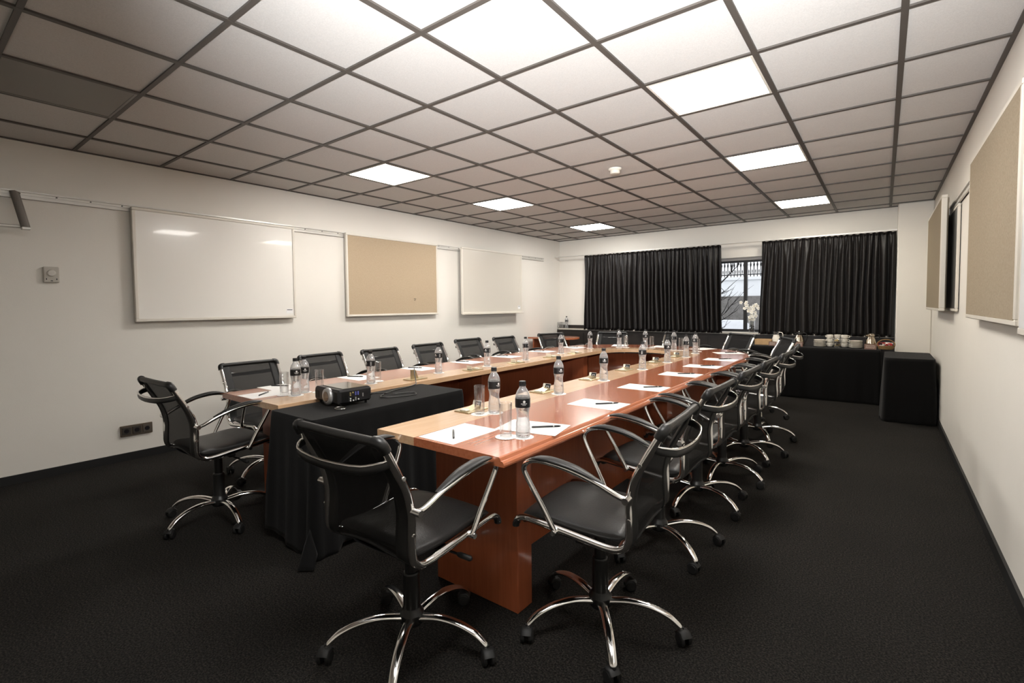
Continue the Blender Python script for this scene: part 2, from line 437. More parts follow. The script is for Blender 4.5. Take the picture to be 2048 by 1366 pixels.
# outside --------------------------------------------------------
gw = MB(); gw.box(-7, 3, 13, 13.4, 1.50, 1.90); gw.box(-7, 3, 12.95, 13.5, 1.90, 1.97)
o = gw.build('garden_wall', mat('garden_white', (.82, .84, .86), .8, noise=.05, nscale=3.)); tag(o, 'white painted garden wall outside behind the bare branches', 'wall')
sw = MB(); sw.box(-7, 3, 12.96, 13.4, -.3, 1.498)
o = sw.build('stone_wall', speckle('stone', (.16, .15, .14), (.27, .26, .25), 9, bump=.6, dist=.02)); tag(o, 'grey stone wall outside below the white garden wall', 'wall')
o = MB().box(-8, 4, 8.7, 13.0, -.5, -.35).build('ground', mat('outdoor_ground', (.30, .31, .32), .9, noise=.3, nscale=4.)); o['kind'] = 'structure'
o = MB().bbox((-2.9, 11.6, .35), (1.6, 1.2, 1.2), bev=.35).build('snow_bank', mat('snow', (.72, .74, .78), .8, noise=.1, nscale=6)); tag(o, 'pale rounded mound outside at the foot of the window', 'mound')
iron = MATS['frame_black']
t = empty('iron_fence', (0, 13.15, 1.97)); tag(t, 'black iron fence with spear points on top of the white garden wall', 'fence')
f = MB()
f.box(-4.5, -1, -.01, .01, .05, .075); f.box(-4.5, -1, -.01, .01, .40, .425)
f.build('rail', iron, t)
f = MB()
for k in range(44):
    xx = -4.4 + k * .075
    f.tube([(xx, 0, .0), (xx, 0, .47)], .013, 5); f.tube([(xx, 0, .24), (xx, 0, .30), (xx, 0, .36)], [.012, .026, .010], 5)
    f.tube([(xx + .037, 0, .06), (xx + .037, 0, .15), (xx + .037, 0, .2)], [.006, .015, .001], 5)
pk = f.build('picket', iron, t); pk['kind'] = 'stuff'
for xx in (-3.42, -2.72, -2.02):
    MB().bbox((xx, 0, .33), (.07, .07, .66), bev=.01).build('post', iron, t)
tr = MB(); rnd = random.Random(5)
def branch(p, d, r, L_, k):
    pts = [Vector(p)]; dd = Vector(d).normalized()
    n = 6
    for i in range(n):
        dd = (dd + Vector((rnd.uniform(-.16, .16), rnd.uniform(-.12, .12), rnd.uniform(-.10, .16)))).normalized()
        pts.append(pts[-1] + dd * (L_ / n))
    tr.tube(pts, [r * (1 - .75 * i / n) for i in range(n + 1)], 5)
    if k > 0:
        for i in range(1, n + 1):
            for _ in range(2 if k > 1 else 1):
                if rnd.random() < .8:
                    dv = (dd + Vector((rnd.uniform(-1.1, 1.1), rnd.uniform(-.5, .5), rnd.uniform(-.7, .9)))).normalized()
                    branch(pts[i], dv, r * .5, L_ * .5, k - 1)
branch((-3.2, 10.4, 1.18), (.85, .1, .62), .028, 1.3, 2)
branch((-3.15, 10.4, .55), (.5, .1, .9), .03, 1.0, 2)
branch((-3.2, 10.2, .45), (1, .1, .55), .022, 1.0, 2)
o = tr.build('bare_tree', mat('bark', (.016, .013, .012), .9)); tag(o, 'leafless dark tree branches outside the window', 'tree')

# curtains -------------------------------------------------------
def curtain(x0t, x1t, x0b, x1b, zt, zb, seed, label):
    rn = random.Random(seed)
    ph = [rn.uniform(0, 6.28) for _ in range(8)]
    span = x1t - x0t; nf = span / .080
    # irregular fold phase
    knots = [0]
    for i in range(60): knots.append(knots[-1] + rn.uniform(.55, 1.6))
    tot = knots[-1]
    def fold(u):
        x = u * 60; i = min(59, int(x)); return (knots[i] + (knots[i + 1] - knots[i]) * (x - i)) / tot
    def f(u, v):
        z = zt + (zb - zt) * v
        x = (x0t + (x1t - x0t) * u) * (1 - v) + (x0b + (x1b - x0b) * u) * v
        a = fold(u) * nf * 2 * PI
        amp = .012 + .026 * min(1, v * 2.2)
        y = 8.330 + amp * math.sin(a + .5 * math.sin(3 * v + ph[0])) + .012 * math.sin(a * .37 + ph[1] + v * 1.5) * (.3 + v)
        y += .010 * math.sin(a * 2.1 + ph[2]) * max(0, 1 - v * 4)
        if v < .03: z += .006 * math.sin(a * 1.0)
        x += .008 * math.cos(a) * v + .006 * math.sin(5 * v + a * .2)
        return (x, y, z)
    t = MB().grid(f, int(nf * 14), 26).build('curtain', curtain_m); solid(t, .004)
    tag(t, label, 'curtain', 'black curtains at the window')
curtain(-4.555, -2.09, -4.575, -2.05, 2.262, .845, 1, 'wide black pleated curtain on the long wall side of the window')
curtain(-1.49, .118, -1.53, .118, 2.262, .845, 2, 'black pleated curtain next to the corner pier')
o = MB().box(XL + .01, .128, 8.30, 8.36, 2.268, 2.285).build('curtain_rail', rail_m); tag(o, 'thin pale curtain rail running across the back wall', 'rail')

# boards and rails on the walls ----------------------------------
def board(name, x, y0, y1, z0, z1, face_m, label, catn, side=1, depth=.035, tray=False, gap=.02):
    """flat framed board on a wall; side=+1 faces +x"""
    t = empty(name, (x, (y0 + y1) / 2, z0)); tag(t, label, catn)
    hw = (y1 - y0) / 2; h = z1 - z0
    xa, xb = (gap, gap + depth) if side > 0 else (-gap - depth, -gap)
    fw = .026
    fr = MB()
    for (a, b, c_, d) in ((-hw, hw, 0, fw), (-hw, hw, h - fw, h), (-hw, -hw + fw, fw, h - fw), (hw - fw, hw, fw, h - fw)):
        fr.bbox(((xa + xb) / 2, (a + b) / 2, (c_ + d) / 2), (abs(xb - xa), b - a, d - c_), bev=.004)
    fr.build('frame', white_frame, t)
    ff = xb - side * .008
    MB().box(min(xa, ff), max(xa, ff), -hw + fw - .002, hw - fw + .002, fw - .002, h - fw + .002).build('panel', face_m, t)
    if tray:
        MB().bbox((xb + side * .02, 0, -.006), (.05, hw * 2 + .02, .012), bev=.003).build('tray', white_frame, t)
    hk = MB()
    for yy in (-hw + .15, hw - .15): hk.bbox(((xa) / 2 if side > 0 else xb + depth / 2 + .0 + gap / 2, yy, h - .03), (gap, .03, .05), bev=.002)
    hk.build('hanger', white_frame, t)
    return t, xb, hw, h
def sticker(t, x, y, z, w, h, side=1):
    s = MB().mat(mark_m).box(min(x, x + side * .001), max(x, x + side * .001), y - w / 2, y + w / 2, z - h / 2, z + h / 2)
    s.mat(pen_m)
    s.box(min(x, x + side * .0015), max(x, x + side * .0015), y - w * .4, y + w * .4, z + h * .22, z + h * .36)
    s.build('sticker', None, t)
t, xb, hw, h = board('whiteboard', XL, 1.37, 2.84, 1.21, 2.21, white_board, 'large glossy whiteboard on the long wall with two light reflections', 'whiteboard', gap=.03)
sticker(t, xb - .008, hw - .075, .075, .075, .05)
t, xb, hw, h = board('cork_board', XL, 3.49, 5.02, 1.205, 2.225, cork, 'beige cork board on the long wall between two whiteboards', 'cork board', gap=.03)
pn = MB()
for yy, zz in ((.30, .225), (.325, .222), (.31, .205)): pn.ball((xb + .004, yy, zz), .006, 6)
pn.build('pin', pen_m, t)
t, xb, hw, h = board('whiteboard', XL, 5.47, 7.03, 1.20, 2.225, mat('board_white2', (.60, .565, .50), .25), 'smaller whiteboard with a pen tray near the back corner', 'whiteboard', gap=.09, tray=True)
sticker(t, xb - .008, hw - .09, .09, .07, .06)
def wall_rail(x, y0, y1, z0, z1, side, label):
    t = empty('wall_rail', (x, 0, 0)); tag(t, label, 'rail')
    m = MB(); dx = side
    def bx(a, b, za, zb_): m.box(min(a * dx, b * dx), max(a * dx, b * dx), y0, y1, za, zb_)
    bx(0, .008, z0, z1); bx(0, .022, z1 - .012, z1); bx(0, .022, z0, z0 + .008); bx(0, .014, (z0 + z1) / 2 - .004, (z0 + z1) / 2 + .004)
    m.build('track', rail_m, t)
    m = MB(); y = y0 + .15
    while y < y1: m.tube([(0.006 * dx, y, z1 - .022), (.0115 * dx, y, z1 - .022)], .006, 8); y += .21
    m.build('screw', MATS['frame_black'], t)
wall_rail(XL, -.3, 7.9, 2.172, 2.232, 1, 'long white metal hanging rail along the whiteboard wall')
wall_rail(XR, 1.2, 7.6, 2.13, 2.19, -1, 'white metal hanging rail above the far cork board by the corner')
# bracket at the near end of the long wall
t = empty('flip_bracket', (XL, .60, 2.2)); tag(t, 'grey slanted metal bracket hanging from the wall rail at the near end', 'bracket')
MB().tube([(.02, .06, .02), (.10, .075, -.12), (.19, .09, -.27)], .022, 4, flat=(1.3, .6)).build('arm', mat('bracket_grey', (.30, .28, .26), .4, .5), t)
MB().bbox((.195, .09, -.275), (.05, .05, .02), bev=.004).build('end_cap', rail_m, t)
MB().tube([(.17, .07, -.262), (.17, -.9, -.262)], .013, 8).build('crossbar', rail_m, t)
# thermostat, socket
t = empty('thermostat', (XL, .845, 1.60)); tag(t, 'small grey square wall thermostat with a round dial', 'thermostat')
MB().bbox((.012, 0, 0), (.024, .095, .125), bev=.006).build('case', mat('thermo_grey', (.46, .43, .38), .5), t)
MB().tube([(.024, 0, .012), (.032, 0, .012), (.036, 0, .012)], [.026, .026, .021], 20).build('dial', mat('thermo_dial', (.55, .52, .47), .4), t)
m = MB()
for yy in (-.03, .03): m.bbox((.025, yy, -.035), (.004, .006, .012), bev=.001)
m.bbox((.025, 0, -.048), (.004, .014, .006), bev=.001)
m.build('switch', pen_m, t)
t = empty('wall_socket', (XL, 1.355, .258)); tag(t, 'brown three gang wall socket low on the wall behind the swivel chair', 'socket')
MB().bbox((.008, 0, 0), (.016, .235, .095), bev=.004).build('plate', mat('socket_brown', (.13, .105, .08), .35, .4), t)
for k in range(3):
    MB().bbox((.017, -.075 + k * .075, 0), (.006, .064, .066), bev=.003).build('outlet', mat('socket_dark' if k < 2 else 'socket_mid', (.05, .043, .036) if k < 2 else (.10, .085, .07), .4), t)
    q = MB(); q.tube([(.0195, -.075 + k * .075, 0), (.021, -.075 + k * .075, 0)], .019, 16); q.build('socket_well', pen_m, t)

# right wall boards
t, xb, hw, h = board('cork_board', .455, 2.86, 4.36, 1.213, 2.22, speckle('board_cork_grey', (.25, .20, .14), (.36, .30, .22), 90, rough=.9, bump=.15, dist=.001), 'large cork board with pins on the short sighted side wall near the camera', 'cork board', side=-1, depth=.03, gap=.0)
t['label'] = 'large cork board with coloured pins, nearest on the narrow aisle wall'
for (yy, zz, c_) in ((-.63, .175, (.02, .02, .06)), (-.625, .115, (.012, .012, .012)), (-.635, .085, (.62, .47, .06)), (-.61, .088, (.62, .50, .12)), (-.585, .084, (.6, .45, .05)), (-.54, .085, (.02, .02, .05))):
    q = MB(); q.tube([(xb, yy, zz), (xb - .006, yy, zz), (xb - .018, yy + .002, zz), (xb - .02, yy + .002, zz)], [.002, .005, .0035, .007], 8)
    q.build('pin', mat('pin_%02d' % int(c_[0] * 50 + c_[2] * 9), c_, .35), t)
q = MB()
for yy in (-.5, .5): q.bbox((.0175, yy, .9), (.034, .05, .06), bev=.003); q.bbox((.0175, yy, .1), (.034, .05, .06), bev=.003)
q.build('spacer', white_frame, t)
t, xb, hw, h = board('whiteboard', .40, .92, 2.33, 1.205, 2.24, mat('board_bright', (.86, .86, .85), .25), 'bright whiteboard edge at the camera end of the aisle wall', 'whiteboard', side=-1, depth=.045, gap=.0)
q = MB()
for yy in (-.5, .5): q.bbox((.045, yy, .9), (.088, .05, .06), bev=.003); q.bbox((.045, yy, .1), (.088, .05, .06), bev=.003)
q.build('spacer', white_frame, t)
t, xb, hw, h = board('cork_board', .425, 5.72, 7.35, 1.235, 2.25, mat('board_cork_dark', (.25, .20, .135), .9, noise=.1, nscale=90), 'cork board swung out from the aisle wall, the one nearest the corner pier', 'cork board', side=-1, depth=.04, gap=.0)
q = MB()
for yy in (-.5, .5): q.bbox((.019, yy, .9), (.038, .05, .06), bev=.003)
q.build('spacer', white_frame, t)
t, xb, hw, h = board('blackboard', XR, 5.42, 7.0, 1.235, 2.12, dark_board, 'black board on the aisle wall half behind the swung out cork board', 'board', side=-1, depth=.02, gap=.006)

# ------------------------------------------------------------------ conference table
TCX = -2.325
def outline(hw_, L0, cyy, ry, n=2.0, steps=40):
    """points from right front, round the far end, to left front (x, y, outward normal)"""
    pts = []
    for i in range(9): pts.append((TCX + hw_, L0 + (cyy - L0) * i / 8))
    for i in range(1, steps):
        a = PI * i / steps
        c_, s_ = math.cos(a), math.sin(a)
        pts.append((TCX + hw_ * math.copysign(abs(c_) ** (2 / n), c_), cyy + ry * abs(s_) ** (2 / n)))
    for i in range(8, -1, -1): pts.append((TCX - hw_, L0 + (cyy - L0) * i / 8))
    return pts
Y0 = 1.405
inn = outline(.4625, Y0, 5.42, .48, 2.1)
spl = outline(.715, Y0, 5.42, .74, 2.2)
out = outline(1.215, Y0, 5.42, 1.20, 2.5)
table = empty('conference_table', (TCX, Y0, 0)); tag(table, 'long U shaped cherry conference table with a pale inner border', 'table')
off = Vector((TCX, Y0, 0))
def sweep(prof, name, m, caps=True):
    """prof: list of (t between a and b, z, curve a, curve b, extra outward)"""
    k = len(prof); n = len(inn); vs = []; fs = []
    for i in range(n):
        for (ca, cb, t_, z, ex) in prof:
            a = Vector((*ca[i], 0)); b = Vector((*cb[i], 0)); p = a + (b - a) * t_
            dv = (b - a).normalized(); p = p + dv * ex
            p.z = z; vs.append(p - off)
    for i in range(n - 1):
        for j in range(k):
            a = i * k + j; b = i * k + (j + 1) % k; c_ = (i + 1) * k + (j + 1) % k; d = (i + 1) * k + j
            fs.append((a, b, c_, d))
    mb = MB(); mb.add(vs, fs, False)
    mb.add([vs[j] for j in range(k)], [tuple(range(k))[::-1]]); mb.add([vs[(n - 1) * k + j] for j in range(k)], [tuple(range(k))])
    return mb.build(name, m, table)
zt = .75
sweep([(inn, spl, 0, .713, 0), (inn, spl, 0, zt - .002, 0), (inn, spl, 0, zt, .002), (inn, spl, 1, zt, 0), (inn, spl, 1, .713, 0)], 'inner_border', pale_top)
sweep([(spl, out, 0, .7135, 0), (spl, out, 0, zt, 0), (spl, out, 1, zt, -.026), (spl, out, 1, zt - .003, -.020), (spl, out, 1, zt - .011, -.016), (spl, out, 1, zt - .014, -.015), (spl, out, 1, zt - .0145, -.008), (spl, out, 1, zt - .021, -.002), (spl, out, 1, zt - .030, .0), (spl, out, 1, zt - .0365, -.001)], 'tabletop', cherry_top)
def tbox(name, x0, x1, y0, y1, z0, z1, m):
    MB().bbox(((x0 + x1) / 2 - off.x, (y0 + y1) / 2 - off.y, (z0 + z1) / 2), (x1 - x0, y1 - y0, z1 - z0), bev=.003).build(name, m, table)
for yy in (1.62, 3.42, 5.36):
    tbox('leg', -1.70, -1.21, yy, yy + .105, 0, .7125, cherry_v)
    tbox('leg', -3.44, -2.95, yy, yy + .105, 0, .7125, cherry_v)
for xx in (-1.40, -3.275):
    for a, b in ((1.726, 3.419), (3.526, 5.359)):
        tbox('modesty_panel', xx, xx + .025, a, b, .12, .66, cherry_v)
# curved far end panel
m = MB()
def cv(u, v):
    a = PI * u; r1 = .86
    return (r1 * math.cos(a) * 1.05, 5.48 + .80 * math.sin(a) - off.y, .12 + .54 * v)
m.grid(cv, 32, 1); o = m.build('modesty_panel', cherry_v, table); solid(o, .022)

# ------------------------------------------------------------------ swivel chair
def make_chair():
    t = empty('swivel_chair')
    FW = .228
    # side frames: one continuous tube per side
    yz = [(.262, .452), (.252, .472), (.215, .486), (.12, .478), (-.04, .462), (-.125, .455), (-.172, .462), (-.200, .492), (-.204, .56), (-.203, .64), (-.222, .72), (-.258, .79), (-.294, .855), (-.311, .885)]
    prof = cat([(0, a, b) for a, b in yz], 4)
    for s in (1, -1):
        fr = MB().tube([(s * FW, p.y, p.z) for p in prof], .0138, 10).build('side_frame', chrome, t)
        MB().tube([(s * FW, .250, .474), (s * FW, .262, .452), (s * FW, .262, .442)], .0145, 8).build('end_cap', rubber, fr)
        for (yy, zz) in ((-.206, .575), (-.245, .775)):
            MB().tube([(s * FW, yy, zz), (s * (FW + .016), yy, zz)], .0075, 8).build('bolt', chrome_sat, fr)
    # top bar with elbows
    tb = MB().tube([(-FW + .02, -.324, .906), (0, -.328, .906), (FW - .02, -.324, .906)], .0150, 12).build('top_bar', leather, t)
    for s in (1, -1):
        MB().tube(cat([(s * FW, -.305, .874), (s * FW, -.311, .886), (s * (FW - .002), -.318, .898), (s * (FW - .012), -.322, .905), (s * (FW - .03), -.324, .906)], 4), .0190, 12).build('elbow', plastic, tb)
    # sling backrest
    L_ = [p for p in prof if p.y < -.168] + [Vector((0, -.322, .905))]
    def at(v):
        x_ = v * (len(L_) - 1); i = min(len(L_) - 2, int(x_)); return L_[i].lerp(L_[i + 1], x_ - i)
    def sl(x0, x1, dy):
        def f(u, v):
            x = x0 + (x1 - x0) * u
            vv = v
            low = .15 * (1 - (x / FW) ** 2)      # arched lower hem
            vv = low + (1 - low) * v
            p = at(vv)
            bow = -.010 * (1 - (x / FW) ** 2) * (1 - .7 * vv) - .012 * (1 - min(1, vv * 3)) * (abs(x) / FW) ** 2
            return (x, p.y + bow + dy, p.z + .006 * 0)
        return f
    bk = MB().grid(sl(-.165, .165, 0), 14, 18).build('backrest', net_m, t)
    for s in (1, -1):
        hm = MB().grid(sl(s * .160, s * (FW - .002), -.001), 4, 18).build('hem', hem_m, bk); solid(hm, .005)
    hb = MB().tube([(x / 10 * .205, sl(0, 1, 0)(x / 10 * .205, 0)[1], 0) for x in (0, 1)], .004, 6) if False else MB()
    pts = []
    for i in range(17):
        x = -.205 + .41 * i / 16; q = sl(-FW, FW, 0)((x + FW) / (2 * FW), 0); pts.append((q[0], q[1], q[2]))
    hb.tube(pts, .0055, 6); hb.build('lower_seam', hem_m, bk)
    # rear brace
    bp = [(FW + .002, -.290, .848), (FW - .004, -.312, .843), (FW - .022, -.332, .838), (.186, -.346, .834), (.172, -.353, .832), (.13, -.362, .829), (.07, -.369, .827), (0, -.372, .826)]
    bp = [Vector(q) for q in bp]
    full = bp + [Vector((-p.x, p.y, p.z)) for p in bp[::-1][1:]]
    br = MB().tube(full, .0052, 8, up=(0, 0, 1)).build('rear_brace', chrome, t)
    lo = [p + Vector((0, 0, -.014)) for p in full]
    MB().tube(lo, .0135, 8, flat=(.22, 1.0), up=(0, 0, 1)).build('band', plastic, br)
    # seat
    sp_ = cat([(0, -.178, .492), (0, -.10, .482), (0, .0, .480), (0, .10, .487), (0, .175, .489), (0, .225, .476), (0, .252, .452)], 5)
    def seat(u, v):
        x_ = v * (len(sp_) - 1); i = min(len(sp_) - 2, int(x_)); p = sp_[i].lerp(sp_[i + 1], x_ - i)
        tg = (sp_[i + 1] - sp_[i]).normalized(); nn = Vector((0, -tg.z, tg.y))
        a = 2 * PI * u; e = .42
        cx = math.copysign(abs(math.cos(a)) ** e, math.cos(a)); cz = math.copysign(abs(math.sin(a)) ** (e * 1.25), math.sin(a))
        end = min(1, min(v, 1 - v) / .09); k = math.sqrt(max(0.0, 1 - (1 - end) ** 2)) if end < 1 else 1
        wdt = .205 - .012 * (1 - k); 
        return (cx * wdt, p.y + nn.y * cz * .024 * k, p.z + nn.z * (cz * .024 * k + (.006 * (1 - (cx) ** 2) if cz > 0 else 0)))
    MB().grid(seat, 40, 34, closed_u=True).build('seat', leather, t)
    sh = MB()
    def shell(u, v):
        a = 2 * PI * u; rr = v
        x = .19 * rr * math.copysign(abs(math.cos(a)) ** .6, math.cos(a)); y = .0 + .19 * rr * math.copysign(abs(math.sin(a)) ** .6, math.sin(a))
        return (x, y - .01, .468 - .05 * (1 - rr ** 3))
    sh.grid(shell, 28, 8, closed_u=True); sh.build('seat_shell', plastic, t)
    # armrests
    for s in (1, -1):
        ap = cat([(s * .232, -.206, .655), (s * .262, -.185, .660), (s * .275, -.10, .700), (s * .287, .0, .733), (s * .286, .10, .744), (s * .279, .165, .733), (s * .272, .196, .700), (s * .265, .180, .655), (s * .256, .125, .560), (s * .249, .082, .480), (s * .238, .076, .468)], 6)
        ar = MB().tube(ap, .0105, 10).build('armrest', chrome, t)
        pd = cat([(s * .266, -.125, .698), (s * .275, -.03, .735), (s * .278, .06, .751), (s * .277, .12, .751), (s * .274, .165, .741)], 6)
        n_ = len(pd)
        MB().tube(pd, [max(.003, .0255 * math.sin(PI * (.06 + .90 * i / (n_ - 1))) ** .6) for i in range(n_)], 12, flat=(1.0, .42), up=(0, 0, 1)).build('arm_pad', leather, ar)
        MB().tube([(s * .222, -.205, .655), (s * .275, -.205, .655)], .0125, 10).build('pivot', chrome_sat, ar)
        MB().tube([(s * .222, .078, .468), (s * .262, .078, .468)], .0105, 10).build('pivot', chrome_sat, ar)
    # mechanism
    mc = MB().bbox((0, -.01, .415), (.12, .20, .045), bev=.012).bbox((0, 0, .432), (.40, .04, .02), bev=.006).build('tilt_mechanism', plastic, t)
    lv = MB().tube([(.05, .03, .405), (.20, .055, .392)], .005, 6).build('lever', plastic, t)
    MB().tube([(.195, .054, .392), (.205, .056, .391), (.25, .062, .387), (.256, .063, .3865)], [.007, .0105, .0105, .006], 8).build('grip', rubber, lv)
    MB().lathe([(.024, .24), (.024, .41)], 16).build('gas_column', plastic, t)
    MB().lathe([(.040, .085), (.047, .095), (.047, .128), (.038, .142), (.033, .15), (.032, .285), (.028, .29)], 20).build('column_sleeve', plastic, t)
    lp = cat([(.035, 0, .112), (.12, 0, .126), (.20, 0, .120), (.265, 0, .098), (.305, 0, .068), (.313, 0, .056)], 5)
    lg = MB().tube(lp, [.0185 - .006 * i / (len(lp) - 1) for i in range(len(lp))], 10, flat=(1.15, .72), up=(0, 0, 1)).build('leg', chrome, t)
    cs = MB()
    for sd in (-1, 1):
        p0 = Vector((-.012, sd * .008, .0255)); p1 = Vector((-.012, sd * .024, .0255))
        cs.tube([p0, p0.lerp(p1, .15), p0.lerp(p1, .8), p1], [.022, .0255, .0255, .020], 16)
    cs.tube([(0, 0, .030), (0, 0, .064)], .008, 8)
    cs.tube([(-.034, 0, .036), (-.022, 0, .050), (0, 0, .052), (.012, 0, .038)], .007, 8, flat=(3.4, 1), up=(0, 0, 1))
    c0 = cs.build('caster', rubber, lg); c0.location = (.316, 0, 0); c0.rotation_euler = (0, 0, .5)
    for k in range(1, 5):
        l2 = lg.copy(); COL.objects.link(l2); l2.parent = t; l2.rotation_euler = (0, 0, 2 * PI * k / 5)
        c2 = c0.copy(); COL.objects.link(c2); c2.parent = l2; c2.rotation_euler = (0, 0, [.5, 2.2, -.9, 1.4, -2.0][k])
    return t
chair0 = make_chair()
index_kids()
CH = [ # (x, y), facing angle (deg), first base leg angle (deg), label, height change
 ((-1.438, 1.23), 92, -53.6, 'black mesh swivel chair nearest the camera, at the front end beside the cloth covered table', 0),
 ((-.900, 1.770), 184, -54.8, 'swivel chair with worn black leather seat, first along the aisle side of the table', 0),
 ((-.955, 2.58), 179, -36, 'second swivel chair from the near end along the aisle side', 0),
 ((-.960, 3.29), 179, -27, 'third swivel chair from the near end along the aisle side', 0),
 ((-.955, 3.90), 179, -20, 'fourth swivel chair from the near end along the aisle side', 0),
 ((-.935, 4.54), 179, -45, 'fifth swivel chair from the near end along the aisle side', 0),
 ((-.955, 5.22), 184, 10, 'sixth swivel chair on the aisle side, in front of the coffee buffet', 0),
 ((-1.155, 6.26), 205, 0, 'swivel chair angled at the rounded corner beside the buffet of cups', 0),
 ((-1.70, 6.90), 235, 20, 'swivel chair at the far table end in front of the white orchid', -.01),
 ((-2.36, 6.86), 267, 10, 'swivel chair at the middle of the far table end, before the curtain', -.01),
 ((-3.34, 6.80), 280, 30, 'swivel chair at the far table end, backed by the wide curtain', -.03),
 ((-3.70, 6.12), -22, 40, 'swivel chair at the far corner in front of the small cherry side table', -.02),
 ((-3.89, 1.89), 0, 80, 'first swivel chair along the whiteboard wall, behind the two paired bottles', -.045),
 ((-3.99, 2.62), 3, 10, 'second swivel chair from the near end along the whiteboard wall', -.045),
 ((-3.96, 3.28), 0, 50, 'third swivel chair from the near end along the whiteboard wall', -.045),
 ((-3.93, 3.95), 0, 20, 'fourth swivel chair from the near end along the whiteboard wall', -.035),
 ((-3.95, 4.66), -2, 60, 'fifth swivel chair from the near end along the whiteboard wall', -.02),
 ((-3.89, 5.35), 0, 33, 'sixth and farthest swivel chair along the whiteboard wall', -.03),
 ((-3.29, 1.268), 91, -75, 'swivel chair at the near end of the table beside the wall socket', 0),
]
roots = [chair0] + [copy_tree(chair0) for _ in CH[1:]]
for r_, ((x, y), phi, leg, lab, dz) in zip(roots, CH):
    r_.location = (x, y, 0); r_.rotation_euler = (0, 0, math.radians(phi - 90))
    tag(r_, lab, 'chair', 'black swivel chairs around the conference table')
index_kids()
for r_, ((x, y), phi, leg, lab, dz) in zip(roots, CH):
    for ch in KIDS[r_.name]:
        if not ch.name.startswith(('leg', 'column_sleeve', 'gas_column')): ch.location.z = dz
        if ch.name.startswith('leg'): ch.rotation_euler = (0, 0, ch.rotation_euler.z + math.radians(leg - (phi - 90)))

# ------------------------------------------------------------------ things on the conference table
ZT = .7502
def place_all(proto, spots, cat_, group):
    """spots: (x, y, z, rz, label)"""
    index_kids(); out_ = []
    for i, (x, y, z, rz, lab) in enumerate(spots):
        o = proto if i == 0 else copy_tree(proto)
        o.location = (x, y, z); o.rotation_euler = (0, 0, rz); tag(o, lab, cat_, group); out_.append(o)
    return out_
# coaster
def make_coaster():
    m = MB(); n = 40; pr_ = []
    vs = [(0, 0, .0016)]; 
    for j in range(n):
        a = 2 * PI * j / n; r_ = .046 + .0018 * math.cos(j * PI); vs.append((r_ * math.cos(a), r_ * math.sin(a), .0014))
    for j in range(n):
        a = 2 * PI * j / n; r_ = .046 + .0018 * math.cos(j * PI); vs.append((r_ * math.cos(a), r_ * math.sin(a), 0))
    fs = [(0, 1 + j, 1 + (j + 1) % n) for j in range(n)] + [(1 + j, 1 + n + j, 1 + n + (j + 1) % n, 1 + (j + 1) % n) for j in range(n)] + [tuple(range(n + 1, 2 * n + 1))[::-1]]
    m.add(vs, fs); return m.build('paper_coaster', paper_m)
def make_bottle():
    t = empty('water_bottle')
    body = [(.004, .004), (.018, .0015), (.028, .002), (.0315, .008), (.032, .02), (.0305, .024), (.032, .030), (.032, .040), (.0300, .045), (.0315, .050), (.0305, .060), (.0275, .078), (.0262, .092), (.0275, .108), (.0305, .122), (.0322, .130), (.0322, .170), (.0315, .176), (.029, .188), (.024, .200), (.0175, .210), (.0135, .217), (.0128, .222), (.0128, .226)]
    MB().lathe(body, 28).build('bottle_body', pet_m, t)
    wl = [(r_ - .0012, z + .001) for r_, z in body if z < .185]; wl[0] = (.003, .006)
    MB().lathe(wl, 28).build('water', water_m, t)
    lb = MB().mat(label_m).lathe([(.0328, .131), (.0331, .133), (.0331, .167), (.0328, .169)], 28, capb=False, capt=False)
    lb.mat(mark_m)
    def patch(a0, a1, z0, z1, r_=.03325):
        n = 6; vs = []
        for i in range(n + 1):
            a = a0 + (a1 - a0) * i / n
            vs += [(r_ * math.cos(a), r_ * math.sin(a), z0), (r_ * math.cos(a), r_ * math.sin(a), z1)]
        lb.add(vs, [(2 * i, 2 * i + 2, 2 * i + 3, 2 * i + 1) for i in range(n)])
    def disc(ac, zc, rad):
        n = 14; vs = [(.03325 * math.cos(ac), .03325 * math.sin(ac), zc)]
        for i in range(n):
            b = 2 * PI * i / n; a = ac + rad * math.cos(b) / .033; vs.append((.0333 * math.cos(a), .0333 * math.sin(a), zc + rad * math.sin(b)))
        lb.add(vs, [(0, 1 + i, 1 + (i + 1) % n) for i in range(n)])
    for a_ in (0, PI):
        disc(a_, .1575, .0055)
        k = a_ - .42
        for wdt in (.05, .10, .04, .09, .12, .05, .08, .10):       # row of small lettering
            patch(k, k + wdt, .1475, .1503); k += wdt + .025
        k = a_ - .26
        for wdt in (.06, .05, .10, .05, .07, .04):
            patch(k, k + wdt, .1425, .1443); k += wdt + .022
        for q in range(4): patch(a_ + 1.0, a_ + 1.35, .138 + q * .007, .1405 + q * .007)
    lb.build('label', None, t)
    cp_ = MB(); n = 32; 
    cp_.lathe([(.0152, .222), (.0155, .2225), (.0155, .226), (.0148, .2265)], 28)
    vs = []; 
    for z in (.2268, .2405):
        for j in range(n * 2): r_ = .0150 if j % 2 else .0143; a = PI * j / n; vs.append((r_ * math.cos(a), r_ * math.sin(a), z))
    cp_.add(vs, [(j, (j + 1) % (2 * n), 2 * n + (j + 1) % (2 * n), 2 * n + j) for j in range(2 * n)])
    cp_.lathe([(.0146, .2405), (.0135, .2425)], 28, capb=False)
    cp_.build('cap', cap_m, t)
    return t
def make_glass(name='drinking_glass', r0=.0255, r1=.0285, h=.150):
    m = MB(); 
    m.lathe([(r0 - .004, 0), (r0, .003), (r1, h - .001), (r1 - .0008, h), (r1 - .0016, h - .001), (r0 - .0022, .016), (r0 - .008, .014), (.002, .0135)], 28, capb=True, capt=True)
    return m.build(name, glass_m)
WL = 'on the whiteboard side'
